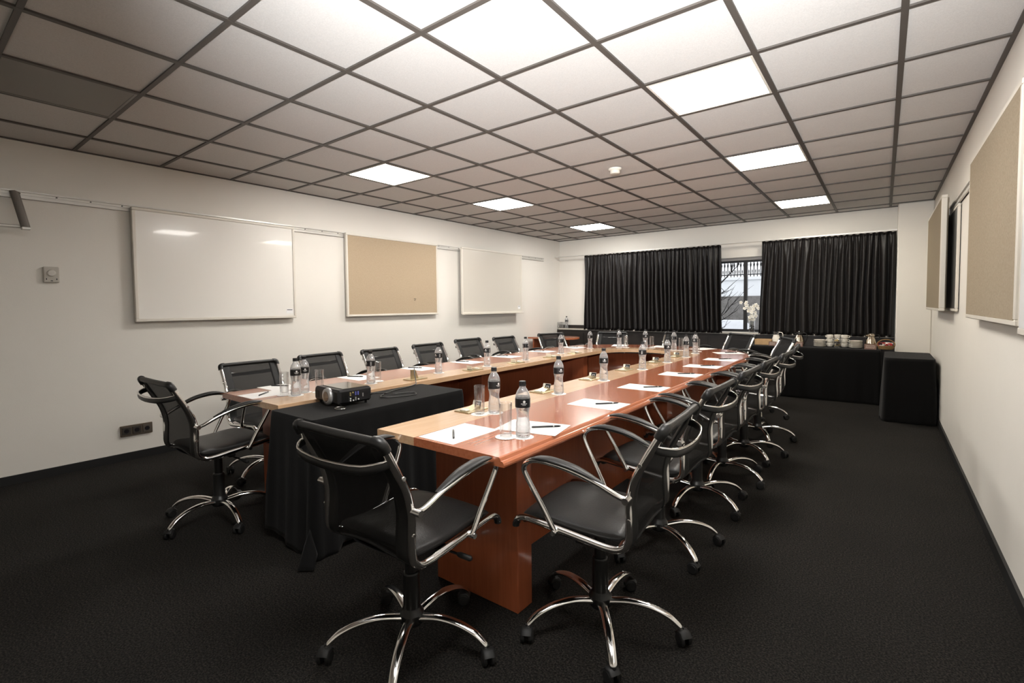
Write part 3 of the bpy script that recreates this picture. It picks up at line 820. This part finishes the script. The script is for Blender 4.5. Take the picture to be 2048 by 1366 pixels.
BS = [(-1.226, 1.688, 'water bottle nearest the camera, beside the crossed white papers'),
 (-1.628, 1.984, 'second nearest water bottle on the pale border of the aisle wing'),
 (-1.640, 2.653, 'third water bottle from the near end on the aisle wing'),
 (-1.655, 3.318, 'fourth water bottle from the near end on the aisle wing'),
 (-1.660, 4.074, 'fifth water bottle from the near end on the aisle wing'),
 (-1.661, 4.697, 'sixth water bottle from the near end on the aisle wing'),
 (-1.670, 5.294, 'seventh water bottle on the aisle wing, just before the round end'),
 (-1.700, 5.720, 'last water bottle of the aisle wing where the pale border curves'),
 (-2.047, 6.02, 'water bottle at the curved far end, nearest the aisle side'),
 (-2.468, 6.15, 'water bottle at the middle of the curved far end'),
 (-2.784, 6.04, 'water bottle at the curved far end before a net chair'),
 (-3.05, 5.72, 'water bottle at the curved far end toward the cherry side table'),
 (-3.003, 4.912, 'farthest water bottle on the straight whiteboard wing'),
 (-2.95, 4.12, 'fifth water bottle from the near end of the whiteboard wing'),
 (-2.95, 3.495, 'fourth water bottle from the near end of the whiteboard wing'),
 (-3.002, 2.913, 'third water bottle place from the near end of the whiteboard wing'),
 (-3.014, 2.226, 'water bottle beside a single glass near the projector'),
 (-3.012, 1.640, 'front bottle of the pair at the near whiteboard wing end'),
 (-3.075, 1.735, 'rear bottle of the pair at the near whiteboard wing end')]
rn = random.Random(3)
bot = make_bottle()
sp_ = [(x, y, ZT + .0017, [-.75, -.1, -.55, -.9, .6, 2.2, -.4][i] if i < 7 else rn.uniform(0, 6), lab) for i, (x, y, lab) in enumerate(BS)]
sp_.append((-5.02, 8.43, .8585, 1.2, 'single water bottle on the window ledge in the back corner'))
place_all(bot, sp_, 'bottle', 'small water bottles with black labels')
GS = [(-1.283, 1.640, 'tall drinking glass nearest the camera, beside the front water bottle'),
 (-1.672, 1.915, 'tall drinking glass next to the second water bottle and brass box'),
 (-3.085, 1.600, 'drinking glass in front of the paired bottles on the whiteboard wing'),
 (-3.00, 1.80, 'drinking glass behind the paired bottles, by the projector'),
 (-3.053, 2.315, 'drinking glass beside the lone bottle past the projector'),
 (-2.70, 6.06, 'drinking glass at the curved far end before the net chair back'),
 (-2.385, 6.16, 'drinking glass at the middle of the curved far end'),
 (-1.965, 6.03, 'drinking glass at the curved far end, between two bottles'),
 (-1.745, 5.96, 'drinking glass at the far end closest to the aisle')]
gl = make_glass()
place_all(gl, [(x, y, ZT + .0017, 0, lab) for x, y, lab in GS], 'glass', 'tall drinking glasses on the conference table')
co = make_coaster()
cs_ = []
for i, (x, y, lab) in enumerate(BS): cs_.append((x, y, ZT - .0001, 0, 'paper coaster under the ' + lab))
for i, (x, y, lab) in enumerate(GS): cs_.append((x, y, ZT - .0001, 0, 'paper coaster under the ' + lab))
# pairs stand closer than a coaster width: the second coaster lies on top of the first
cs_ = [(x, y, z + .0016 * (k % 2) * (1 if k >= 19 else 0), a, l) for k, (x, y, z, a, l) in enumerate(cs_)]
place_all(co, cs_, 'coaster', 'white paper coasters')
# writing papers: (x, y, angle of long side)
PS = [(-1.495, 1.573, PI / 2, 'white sheet at the near end of the aisle wing with an upright lying pen', (-1.495, 1.535, 2.35)),
 (-1.285, 1.850, .20, 'white sheet beneath the front bottle with a pen on it', (-1.230, 1.88, .76)),
 (-1.282, 2.505, 0.0, 'second white sheet along the aisle wing', (-1.24, 2.53, .81)),
 (-1.288, 3.185, 0.0, 'third white sheet along the aisle wing', (-1.235, 3.22, .77)),
 (-1.288, 3.945, 0.0, 'fourth white sheet along the aisle wing', (-1.255, 3.99, .60)),
 (-1.292, 4.57, 0.0, 'fifth white sheet along the aisle wing', (-1.26, 4.62, .7)),
 (-1.300, 5.22, 0.0, 'sixth white sheet along the aisle wing before the rounded end', (-1.27, 5.27, .75)),
 (-1.405, 5.97, .55, 'white sheet on the outer bend of the table end by the aisle', (-1.38, 6.0, .6)),
 (-1.80, 6.36, 1.2, 'white sheet at the far end in front of the orchid chair', None),
 (-2.36, 6.42, PI / 2, 'white sheet at the middle of the far table end', None),
 (-2.90, 6.32, 1.9, 'white sheet at the far end in front of the curtain backed chair', None),
 (-3.30, 5.72, -.35, 'white sheet at the far bend beside the corner chair', (-3.31, 5.73, .5)),
 (-3.345, 5.02, 0.0, 'farthest straight white sheet on the whiteboard wing', (-3.38, 5.01, .45)),
 (-3.345, 4.30, 0.0, 'fifth white sheet from the near end on the whiteboard wing', (-3.40, 4.30, .45)),
 (-3.345, 3.65, 0.0, 'fourth white sheet from the near end on the whiteboard wing', (-3.40, 3.64, .47)),
 (-3.375, 3.03, 0.0, 'third white sheet from the near end on the whiteboard wing', (-3.42, 3.02, .50)),
 (-3.355, 2.36, 0.0, 'second white sheet along the whiteboard wing behind the projector', (-3.40, 2.36, .52)),
 (-3.400, 1.745, 0.0, 'white sheet behind the paired bottles on the whiteboard wing', (-3.46, 1.765, .55)),
 (-3.225, 1.560, PI / 2, 'white sheet at the near end of the whiteboard wing', (-3.232, 1.538, 2.26))]
def make_paper():
    m = MB(); m.box(-.1485, .1485, -.105, .105, 0, .0008); return m.build('paper_sheet', paper_m)
pp = make_paper()
place_all(pp, [(x, y, ZT + (.0 if i != 1 else .0008), a, lab) for i, (x, y, a, lab, pn_) in enumerate(PS)], 'paper', 'blank white writing sheets')
def make_pen():
    t = empty('pen')
    MB().tube([(-.07, 0, .0045), (-.066, 0, .0045), (.05, 0, .0045), (.060, 0, .0045), (.068, 0, .0045)], [.003, .0044, .0044, .0040, .0012], 8).build('barrel', pen_m, t)
    MB().tube([(.030, 0, .0045), (.036, 0, .0045)], .0047, 8).build('ring', pen_band, t)
    return t
pe = make_pen()
place_all(pe, [(p[4][0], p[4][1], ZT + .0017, p[4][2], 'pen on the ' + p[3].replace(' with an upright lying pen', '').replace(' with a pen on it', '')) for p in PS if p[4]], 'pen', 'black pens on the sheets')
# brass cable boxes set in the pale border
def make_box(up=False):
    t = empty('cable_box')
    MB().bbox((0, 0, .003), (.105, .165, .006), bev=.002).build('base_plate', brass, t)
    m = MB()   # wedge
    m.add([(-.03, -.030, .006), (.03, -.030, .006), (.03, .045, .006), (-.03, .045, .006), (-.026, .040, .022), (.026, .040, .022)],
          [(0, 1, 5, 4), (3, 4, 5, 2), (0, 4, 3), (1, 2, 5), (0, 3, 2, 1)])
    m.build('wedge', brass, t)
    b = MB().bbox((0, -.055, .010), (.05, .030, .010), bev=.004).build('button', ivory, t)
    r_ = Matrix.Rotation(-.95, 3, 'X')
    tl = MB().mat(ivory).bbox((0, .046, .024), (.060, .004, .044), rot=Matrix.Rotation(-.35, 3, 'X'), bev=.001)
    tl.mat(pen_m).bbox((.010, .0435, .0245), (.040, .003, .040), rot=Matrix.Rotation(-.35, 3, 'X'), bev=.0005)
    tl.mat(mark_m)
    for dx in (.002, .018): tl.bbox((dx, .0418, .025), (.0025, .002, .020), rot=Matrix.Rotation(-.35, 3, 'X'), bev=.0003)
    tl.bbox((.010, .0405, .0305), (.010, .002, .0025), rot=Matrix.Rotation(-.35, 3, 'X'), bev=.0003)
    tl.build('switch_tile', None, t)
    return t
bx0 = make_box()
DS = [(-1.775, 1.965, 'brass box with a black tile, nearest on the aisle wing'), (-1.775, 2.672, 'second brass box from the near end on the aisle wing'),
 (-1.775, 3.322, 'third brass box from the near end on the aisle wing'), (-1.775, 3.95, 'fourth brass box from the near end on the aisle wing'),
 (-1.775, 4.64, 'fifth brass box from the near end on the aisle wing'), (-1.775, 5.253, 'sixth brass box on the aisle wing before the curve'),
 (-2.88, 3.216, 'brass box past the standing plate on the whiteboard wing'), (-2.88, 3.859, 'brass box in the middle of the whiteboard wing'),
 (-2.88, 4.497, 'brass box beyond the middle of the whiteboard wing'), (-2.88, 5.02, 'farthest brass box on the whiteboard wing')]
place_all(bx0, [(x, y, ZT, (0 if x > -2 else PI), lab) for x, y, lab in DS], 'cable box', 'brass cable boxes in the pale table border')
t = empty('cable_box', (-2.90, 2.56, ZT)); tag(t, 'open brass box with its plate standing up, under the black cable', 'cable box')
MB().bbox((0, 0, .003), (.105, .165, .006), bev=.002).build('base_plate', brass, t)
MB().add([(0, -.05, .006), (0, .03, .006), (0, .0, .075), (0, -.05, .080), (.003, -.05, .006), (.003, .03, .006), (.003, .0, .075), (.003, -.05, .080)],
         [(0, 1, 2, 3), (7, 6, 5, 4), (0, 4, 5, 1), (1, 5, 6, 2), (2, 6, 7, 3), (3, 7, 4, 0)]).build('lid_plate', brass, t)
t = empty('cable_box', (-2.93, 1.985, ZT)); tag(t, 'cable box with a white top half hidden behind the projector', 'cable box')
MB().bbox((0, 0, .003), (.09, .12, .006), bev=.002).build('base_plate', brass, t)
MB().bbox((0, 0, .016), (.05, .07, .020), bev=.004).build('button', ivory, t)

# ------------------------------------------------------------------ draped tables
def drape(name, x0, x1, y0, y1, zt, label, hem=.01, flare=.05, wav=.014, nfold=9, seed=1, lift=None, cat_='tablecloth', corner_r=.02):
    """cloth over a box: flat top and a wavy skirt that flares to the floor"""
    rn = random.Random(seed)
    per = []
    n = 40
    def side(a, b, k): return [(a[0] + (b[0] - a[0]) * i / k, a[1] + (b[1] - a[1]) * i / k) for i in range(k)]
    c_ = corner_r
    lx, ly = x1 - x0, y1 - y0
    kx, ky = max(12, int(lx / .025)), max(12, int(ly / .025))
    P = [((x0 + c_, y0), (x1 - c_, y0), (0, -1), kx), ((x1, y0 + c_), (x1, y1 - c_), (1, 0), ky), ((x1 - c_, y1), (x0 + c_, y1), (0, 1), kx), ((x0, y1 - c_), (x0, y0 + c_), (-1, 0), ky)]
    for i, (a, b, nn, k) in enumerate(P):
        for q in side(a, b, k): per.append((q[0], q[1], nn[0], nn[1], 0))
        nx = P[(i + 1) % 4][2]
        cxx = b[0] if nn[0] == 0 else b[0] - nn[0] * c_; cyy = b[1] if nn[1] == 0 else b[1] - nn[1] * c_
        for j in range(5):
            a_ = j / 5 * PI / 2; dx = nn[0] * math.cos(a_) + nx[0] * math.sin(a_); dy = nn[1] * math.cos(a_) + nx[1] * math.sin(a_)
            per.append((cxx + dx * c_, cyy + dy * c_, dx, dy, 1))
    N_ = len(per); ph = [rn.uniform(0, 6.28) for _ in range(6)]
    rows = 22; vs = []; fs = []
    tot = 0; arc = [0]
    for i in range(1, N_): tot += math.hypot(per[i][0] - per[i - 1][0], per[i][1] - per[i - 1][1]); arc.append(tot)
    for r_ in range(rows + 1):
        v = r_ / rows
        for i, (x, y, nx, ny, cn) in enumerate(per):
            s_ = arc[i]
            hz_ = hem + (lift(x, y) if lift else 0)
            z = zt - (zt - hz_) * v
            w_ = wav * min(1, v * 1.6) * (math.sin(s_ * nfold + ph[0] + .6 * math.sin(s_ * 3.1 + ph[1])) + .5 * math.sin(s_ * nfold * 2.3 + ph[2]) + (1.0 if cn else 0))
            o_ = flare * v ** 1.3 + w_ + .004 * min(1, v * 20)
            zz = z - (.004 if r_ else 0) 
            vs.append((x + nx * o_, y + ny * o_, zz))
        
    for r_ in range(rows):
        for i in range(N_):
            a = r_ * N_ + i; b = r_ * N_ + (i + 1) % N_; c = (r_ + 1) * N_ + (i + 1) % N_; d = (r_ + 1) * N_ + i
            fs.append((d, c, b, a))
    m = MB(); m.add(vs, fs, True); m.add(vs[:N_], [tuple(range(N_))])
    o = m.build(name, cloth_m); tag(o, label, cat_); solid(o, .003); return o
def plain_table(x0, x1, y0, y1, zt, label, name='folding_table'):
    t = empty(name, ((x0 + x1) / 2, (y0 + y1) / 2, 0)); tag(t, label, 'table')
    hx, hy = (x1 - x0) / 2 - .012, (y1 - y0) / 2 - .012
    MB().bbox((0, 0, zt - .018), (hx * 2, hy * 2, .026), bev=.004).build('table_top', dark_wood, t)
    for sx in (-1, 1):
        for sy_ in (-1, 1): MB().tube([(sx * (hx - .05), sy_ * (hy - .05), 0), (sx * (hx - .05), sy_ * (hy - .05), zt - .03)], .015, 8).build('leg', plastic, t)
    return t
plain_table(-2.775, -2.345, 1.37, 2.50, .726, 'projector table hidden under the black cloth between the table wings')
def lift1(x, y): return .055 * max(0, min(1, (-2.45 - x) / .3)) if y < 1.5 else .03
drape('black_tablecloth', -2.782, -2.340, 1.36, 2.51, .7295, 'long black cloth draped over the projector table between the table wings', hem=.006, flare=.03, wav=.010, nfold=26, seed=4, lift=lift1)
tl = MB()
tl.grid(lambda u, v: (-2.36 + .13 * (u - .3) + .05 * v, 1.325 - .10 * v * (1 - abs(u - .5)), .010 + .16 * (1 - v) * (1 - abs(2 * u - 1) * .7)), 8, 6)
o = tl.build('cloth_corner', cloth_m); solid(o, .003)
for q in bpy.data.objects:
    if q.name == 'black_tablecloth': o.parent = q
plain_table(-1.60, -.04, 7.80, 8.33, .70, 'coffee buffet table hidden under its black cloth by the curtains')
drape('black_tablecloth', -1.62, -.02, 7.79, 8.335, .7035, 'black cloth covering the coffee buffet table with cups and plates', hem=.008, flare=.02, wav=.006, nfold=22, seed=6)
plain_table(.03, .43, 6.80, 7.66, .70, 'small table hidden under its black cloth beside the aisle wall', 'side_table')
drape('black_tablecloth', .02, .445, 6.79, 7.67, .7035, 'black cloth covering the small table beside the aisle wall', hem=.008, flare=.022, wav=.009, nfold=24, seed=9, corner_r=.05)

# ------------------------------------------------------------------ projector and cable
t = empty('projector', (-2.630, 1.735, .733), math.radians(-4)); tag(t, 'black projector with a silver lens ring on the cloth covered table', 'projector')
m = MB().bbox((0, 0, .060), (.285, .225, .086), bev=.012); m.build('body', mat('projector_black', (.014, .014, .015), .35, bump=.1, bscale=200), t)
MB().bbox((.01, .01, .1045), (.24, .17, .004), bev=.002).build('top_cover', mat('projector_top', (.05, .045, .035), .2, coat=.5), t)
m = MB(); m.tube([(.030, -.108, .058), (.030, -.118, .058), (.030, -.128, .058), (.030, -.129, .058)], [.050, .050, .047, .036], 28); m.build('lens_ring', mat('lens_silver', (.55, .55, .55), .3, .6), t)
MB().tube([(.030, -.1285, .058), (.030, -.1305, .058)], .030, 24).build('lens', mat('lens_glass', (.02, .02, .03), .05, coat=1.), t)
m = MB()
for k in range(14): m.bbox((.098 + k * .0026, -.1135, .058), (.0012, .002, .06), bev=.0003)
for k in range(14): m.bbox((.1435, -.09 + k * .0032, .058), (.002, .0014, .062), bev=.0003)
m.build('vent', plastic, t)
MB().bbox((-.105, -.1135, .058), (.05, .002, .045), bev=.0005).build('grille', rubber, t)
prt = MB()
for (yy, zz, kind) in ((-.035, .078, 'j'), (-.035, .066, 'y'), (-.035, .045, 'w'), (-.035, .033, 'w'), (-.018, .080, 'y'), (-.018, .045, 'k'), (-.016, .033, 'w'), (.0, .072, 'v'), (.016, .072, 'v'), (.0, .040, 'g'), (.018, .036, 'w'), (.048, .058, 'g')):
    mm = {'j': mat('port_gold', (.6, .5, .2), .3, .5), 'y': MATS['port_gold'] if 'port_gold' in MATS else brass, 'w': mark_m, 'k': plastic, 'v': mat('port_blue', (.12, .13, .45), .4), 'g': mat('port_grey', (.35, .35, .34), .35, .5)}[kind]
    prt.mat(mm)
    if kind in 'vg': prt.bbox((.144, yy, zz), (.004, .008, .022), bev=.001)
    elif kind == 'k': prt.bbox((.144, yy, zz), (.003, .012, .010), bev=.001)
    else: prt.tube([(.1425, yy, zz), (.1465, yy, zz)], .0042, 10)
prt.build('port_panel', None, t)
for sx, sy_ in ((-1, -1), (1, -1), (1, 1), (-1, 1)): MB().tube([(sx * .115, sy_ * .085, 0), (sx * .115, sy_ * .085, .02)], .008, 8).build('foot', rubber, t)
m = MB(); m.tube([(.035 * math.cos(a * PI / 12) - 0, .026 * math.sin(a * PI / 12), 0) for a in range(24)], .0035, 6, closed=True)
o = m.build('cable_loop', chrome_sat); o.location = (-2.475, 1.610, .7375); tag(o, 'grey loop of cord lying in front of the projector', 'cord')
m = MB(); m.tube(cat([(-2.448, 1.80, .79), (-2.42, 1.81, .80), (-2.44, 1.88, .79), (-2.50, 1.98, .765), (-2.56, 2.10, .740), (-2.52, 2.20, .7375), (-2.45, 2.16, .7375), (-2.47, 2.05, .7375), (-2.55, 1.96, .7385), (-2.66, 2.10, .738), (-2.74, 2.40, .740), (-2.782, 2.46, .756), (-2.84, 2.50, .80), (-2.895, 2.545, .838)], 8), .0035, 6)
o = m.build('black_cable', plastic); tag(o, 'thin black cable running from the projector to the standing brass plate', 'cable')

# ------------------------------------------------------------------ buffet things
ZB = .707
def jug(x, y, lab):
    t = empty('milk_jug', (x, y, ZB)); tag(t, lab, 'jug')
    MB().lathe([(.030, 0), (.046, .004), (.055, .03), (.052, .09), (.040, .135), (.036, .150)], 24, capt=False).build('body', china, t)
    MB().lathe([(.036, .150), (.042, .195), (.0400, .195), (.034, .150)], 24, capb=False, capt=False).build('glass_rim', glass_m, t)
    m = MB(); m.tube(cat([(.038, 0, .185), (.075, 0, .18), (.085, 0, .13), (.05, 0, .07)], 5), .006, 8); m.build('handle', china, t)
def thermos(x, y, lab, rz=0, black_lid=True, k=1.):
    t = empty('coffee_pot', (x, y, ZB), rz); tag(t, lab, 'coffee pot', 'steel coffee pots on the buffet')
    MB().lathe([(.052 * k, 0), (.062 * k, .004), (.066 * k, .03), (.064 * k, .07), (.052 * k, .12), (.040 * k, .150), (.036 * k, .158)], 28).build('body', steel, t)
    l = MB().lathe([(.038 * k, .158), (.044 * k, .163), (.044 * k, .185), (.030 * k, .198), (.012, .200)], 24); l.bbox((-.045 * k, 0, .172), (.03, .022, .016), bev=.005); l.build('lid', plastic if black_lid else steel, t)
    MB().tube(cat([(.036 * k, 0, .180), (.085 * k, 0, .178), (.096 * k, 0, .12), (.064 * k, 0, .05)], 5), .0085, 8, flat=(1.2, .7)).build('handle', plastic, t)
    if black_lid: MB().ball((0, 0, .204), .009, 8).build('button', chrome_sat, t)
jug(-1.235, 8.03, 'white milk jug with a glass rim on the coffee buffet')
thermos(-.945, 8.03, 'taller steel coffee pot with a black lid, beside the milk jug', 0)
thermos(-.125, 8.02, 'steel coffee pot with a steel lid between plates and wicker basket', .3, False, .98)
def plate_mb(r):
    return MB().lathe([(r * .45, 0), (r * .55, .002), (r * .8, .005), (r, .012), (r * .985, .0135), (r * .78, .0075), (r * .5, .0045), (.002, .004)], 32)
def plates(x, y, n, r, nm, what):
    sp = []
    for k in range(n):
        sp.append((x + rn.uniform(-.003, .003), y + rn.uniform(-.003, .003), ZB + k * .0095, 0, 'white plate in the %s, %s' % (what, ('lowest', 'second lowest', 'third lowest', 'fourth lowest', 'fifth lowest', 'sixth lowest', 'seventh lowest', 'eighth lowest', 'ninth lowest', 'topmost')[k if k < n - 1 else 9])))
    pr0 = plate_mb(r).build('plate', china); place_all(pr0, sp, 'plate', nm)
plates(-.695, 8.01, 10, .073, 'stacked plates beside the coffee pot', 'stack between the black lidded pot and cups')
plates(-.285, 8.00, 10, .076, 'stacked plates beside the cups', 'stack between the cups and steel lidded pot')
cup = empty('coffee_cup')
MB().lathe([(.018, 0), (.026, .002), (.034, .012), (.0385, .035), (.0395, .056), (.0375, .056), (.036, .035), (.031, .014), (.002, .010)], 24).build('cup_body', china, cup)
MB().tube(cat([(.036, 0, .046), (.056, 0, .044), (.058, 0, .026), (.034, 0, .016)], 5), .004, 8).build('handle', china, cup)
csp = []
for ci, (x, y, rz, nm) in enumerate(((-.580, 8.06, 2.4, 'column nearest the plates by the black lidded pot'), (-.497, 8.11, 1.5, 'middle column behind the dark glass bowl'), (-.415, 8.06, -.1, 'column with handles toward the pier side'))):
    for k in range(3): csp.append((x, y, ZB + .001 + k * .0555, rz + .1 * k, 'white coffee cup, %s of the %s' % (('bottom', 'middle', 'top')[k], nm)))
place_all(cup, csp, 'cup', 'white coffee cups stacked on the buffet')
t = empty('glass_bowl', (-.487, 7.94, ZB)); tag(t, 'cut glass bowl holding small dark packets before the cups', 'bowl')
MB().lathe([(.036, 0), (.040, .003), (.036, .012), (.046, .05), (.062, .135), (.0595, .135), (.043, .05), (.032, .016), (.002, .014)], 20).build('bowl_body', glass_m, t)
m = MB().mat(mat('packet_dark', (.03, .022, .018), .5)); r5 = random.Random(2)
for k in range(26):
    if k == 15: m.mat(mat('packet_gold', (.5, .36, .14), .4, .3))
    a = r5.uniform(0, 6.28); q = r5.uniform(0, .030); zz = .02 + .1 * r5.random(); m.bbox((q * math.cos(a), q * math.sin(a), zz), (.026, .010, .016), rot=Matrix.Rotation(r5.uniform(0, 3), 3, 'Z') @ Matrix.Rotation(r5.uniform(-1, 1), 3, 'X'), bev=.003)
o = m.build('packets', None, t); o['kind'] = 'stuff'
def card(x, y, w, h, lab, rz=0.):
    t = empty('table_card', (x, y, ZB), rz); tag(t, lab, 'card', 'small standing cards on the buffet')
    m = MB().mat(card_m); 
    m.add([(-w / 2, 0, 0), (w / 2, 0, 0), (w / 2, .015, h), (-w / 2, .015, h), (-w / 2, .034, 0), (w / 2, .034, 0)], [(0, 1, 2, 3), (3, 2, 5, 4), (0, 4, 5, 1), (0, 3, 4), (1, 5, 2)])
    m.mat(mat('card_lines', (.60, .52, .45), .6))
    for q in range(3):
        zz = h * (.28 + .22 * q); x_ = -w * .38
        while x_ < w * .34:
            ww = r5.uniform(.006, .016); yy = .015 * zz / h - .0008
            m.add([(x_, yy, zz - .002), (x_ + ww, yy, zz - .002), (x_ + ww, yy + .0006, zz + .003), (x_, yy + .0006, zz + .003)], [(0, 1, 2, 3)]); x_ += ww + .005
    m.build('card_face', None, t)
card(-1.255, 7.86, .10, .06, 'small brown lettered card in front of the milk jug')
card(-.93, 7.86, .10, .065, 'small brown lettered card in front of the black lidded coffee pot')
card(-.126, 7.85, .125, .068, 'small brown lettered card in front of the steel lidded coffee pot')
t = empty('wicker_basket', (.035, 7.97, ZB)); tag(t, 'round wicker basket filled with red and white sachets by the pier', 'basket')
MB().lathe([(.060, 0), (.078, .004), (.092, .045), (.094, .050), (.089, .050), (.075, .010), (.002, .008)], 28).build('basket_body', wicker, t)
m = MB(); m.tube(cat([(-.090, 0, .045), (-.086, 0, .085), (-.045, 0, .118), (0, 0, .127), (.045, 0, .118), (.086, 0, .085), (.090, 0, .045)], 5), .006, 6, flat=(2.2, 1)); m.build('handle', wicker, t)
m = MB()
for k in range(46):
    m.mat([mat('sachet_red', (.45, .04, .04), .4), mat('sachet_white', (.72, .69, .64), .4), mat('sachet_dark', (.04, .015, .02), .4)][k % 3])
    m.bbox((r5.uniform(-.062, .062), r5.uniform(-.055, .055), .045 + r5.uniform(0, .035)), (.045, .004, .028), rot=Matrix.Rotation(r5.uniform(-.6, .6), 3, 'Z') @ Matrix.Rotation(r5.uniform(-.5, .5), 3, 'X'), bev=.001)
o = m.build('sachets', None, t); o['kind'] = 'stuff'
t = empty('wooden_box', (-1.40, 8.05, ZB)); tag(t, 'light wooden tray box at the end of the buffet behind a chair', 'box')
m = MB(); m.bbox((0, 0, .006), (.22, .16, .012)); 
for a in ((0, -.078, .22, .008), (0, .078, .22, .008)): m.bbox((a[0], a[1], .04), (a[2], a[3], .08), bev=.002)
for a in (-.106, .106): m.bbox((a, 0, .04), (.008, .148, .08), bev=.002)
m.build('box_body', mat('tray_wood', (.42, .27, .13), .5, noise=.2, nscale=20), t)
# orchid on the ledge
t = empty('orchid_vase', (-1.640, 8.44, .8585)); tag(t, 'white orchid blossoms in a glass vase on the window ledge', 'flower vase')
MB().lathe([(.045, 0), (.046, .002), (.048, .20), (.0455, .20), (.0435, .010), (.002, .009)], 24).build('vase', glass_m, t)
m = MB(); r6 = random.Random(8)
for k in range(70): a = r6.uniform(0, 6.28); q = r6.uniform(0, .034); m.ball((q * math.cos(a), q * math.sin(a), .018 + r6.uniform(0, .10)), .009, 6)
o = m.build('pebbles', mat('pebbles', (.015, .013, .012), .4), t); o['kind'] = 'stuff'
m = MB()
stems = [[(0, 0, .03), (.01, -.01, .2), (-.02, -.02, .38), (-.10, -.03, .46)], [(0, 0, .03), (-.01, -.01, .22), (.03, -.02, .36), (.06, -.03, .40)], [(.01, 0, .03), (.01, 0, .15), (.02, -.02, .24), (0, -.04, .30)]]
for st in stems: m.tube(cat(st, 6), .003, 6)
m.build('stem', mat('stem_green', (.05, .09, .02), .5), t)
fl = MB(); fl.mat(mat('petal', (.80, .78, .73), .5))
pos = []
for k in range(34):
    st = cat(stems[k % 3], 8); p = st[int(len(st) * r6.uniform(.50, .99))]; pos.append(p + Vector((r6.uniform(-.06, .05), r6.uniform(-.03, .0), r6.uniform(-.05, .05))))
for p in pos:
    R_ = Matrix.Rotation(r6.uniform(-.6, .6), 3, 'Z') @ Matrix.Rotation(r6.uniform(-.5, .5), 3, 'X') @ Matrix.Rotation(r6.uniform(0, 6), 3, 'Y')
    for q in range(5):
        a = 2 * PI * q / 5
        def pet(u, v, a=a):
            r_ = .033 * v; w_ = .015 * math.sin(PI * min(1, .15 + .85 * v)) * (u - .5) * 2
            lx = r_ * math.cos(a) - w_ * math.sin(a); lz = r_ * math.sin(a) + w_ * math.cos(a)
            return tuple(p + R_ @ Vector((lx, -.010 * v * v + .006 * (2 * u - 1) ** 2, lz)))
        fl.grid(pet, 3, 4)
fl.mat(mat('petal_core', (.55, .45, .12), .5))
for p in pos: fl.ball(tuple(p + Vector((0, -.004, 0))), .005, 6)
o = fl.build('blossoms', None, t); o['kind'] = 'stuff'
# ledge corner: upturned glasses
gw_ = make_glass('ledge_glass', .022, .026, .125)
place_all(gw_, [(-5.185 + .055 * (k % 3), 8.388 + -.006 * (k > 2) + .052 * (k // 3), .8585, 0, 'tall glass on the window ledge corner, %s' % ('first of the front row at the wall', 'second of the front row', 'third of the front row', 'first of the rear row at the wall', 'second of the rear row')[k]) for k in range(5)], 'glass', 'glasses in the ledge corner')
# cherry side table in the back corner
t = empty('cherry_side_table', (-4.75, 7.55, 0)); tag(t, 'small cherry side table with a rounded end in the back corner', 'side table')
m = MB(); P_ = [(-.40, -.28), (.20, -.28)] + [(.20 + .28 * math.sin(a * PI / 12), -.28 * math.cos(a * PI / 12)) for a in range(1, 12)] + [(.20, .28), (-.40, .28)]
n = len(P_); m.add([(x, y, .715) for x, y in P_] + [(x, y, .745) for x, y in P_], [tuple(range(n))[::-1], tuple(range(n, 2 * n))] + [(i, (i + 1) % n, n + (i + 1) % n, n + i) for i in range(n)])
m.build('table_top', cherry_top, t)
for xx in (-.33, .18): MB().bbox((xx, 0, .3575), (.03, .42, .713), bev=.003).build('leg', cherry_v, t)
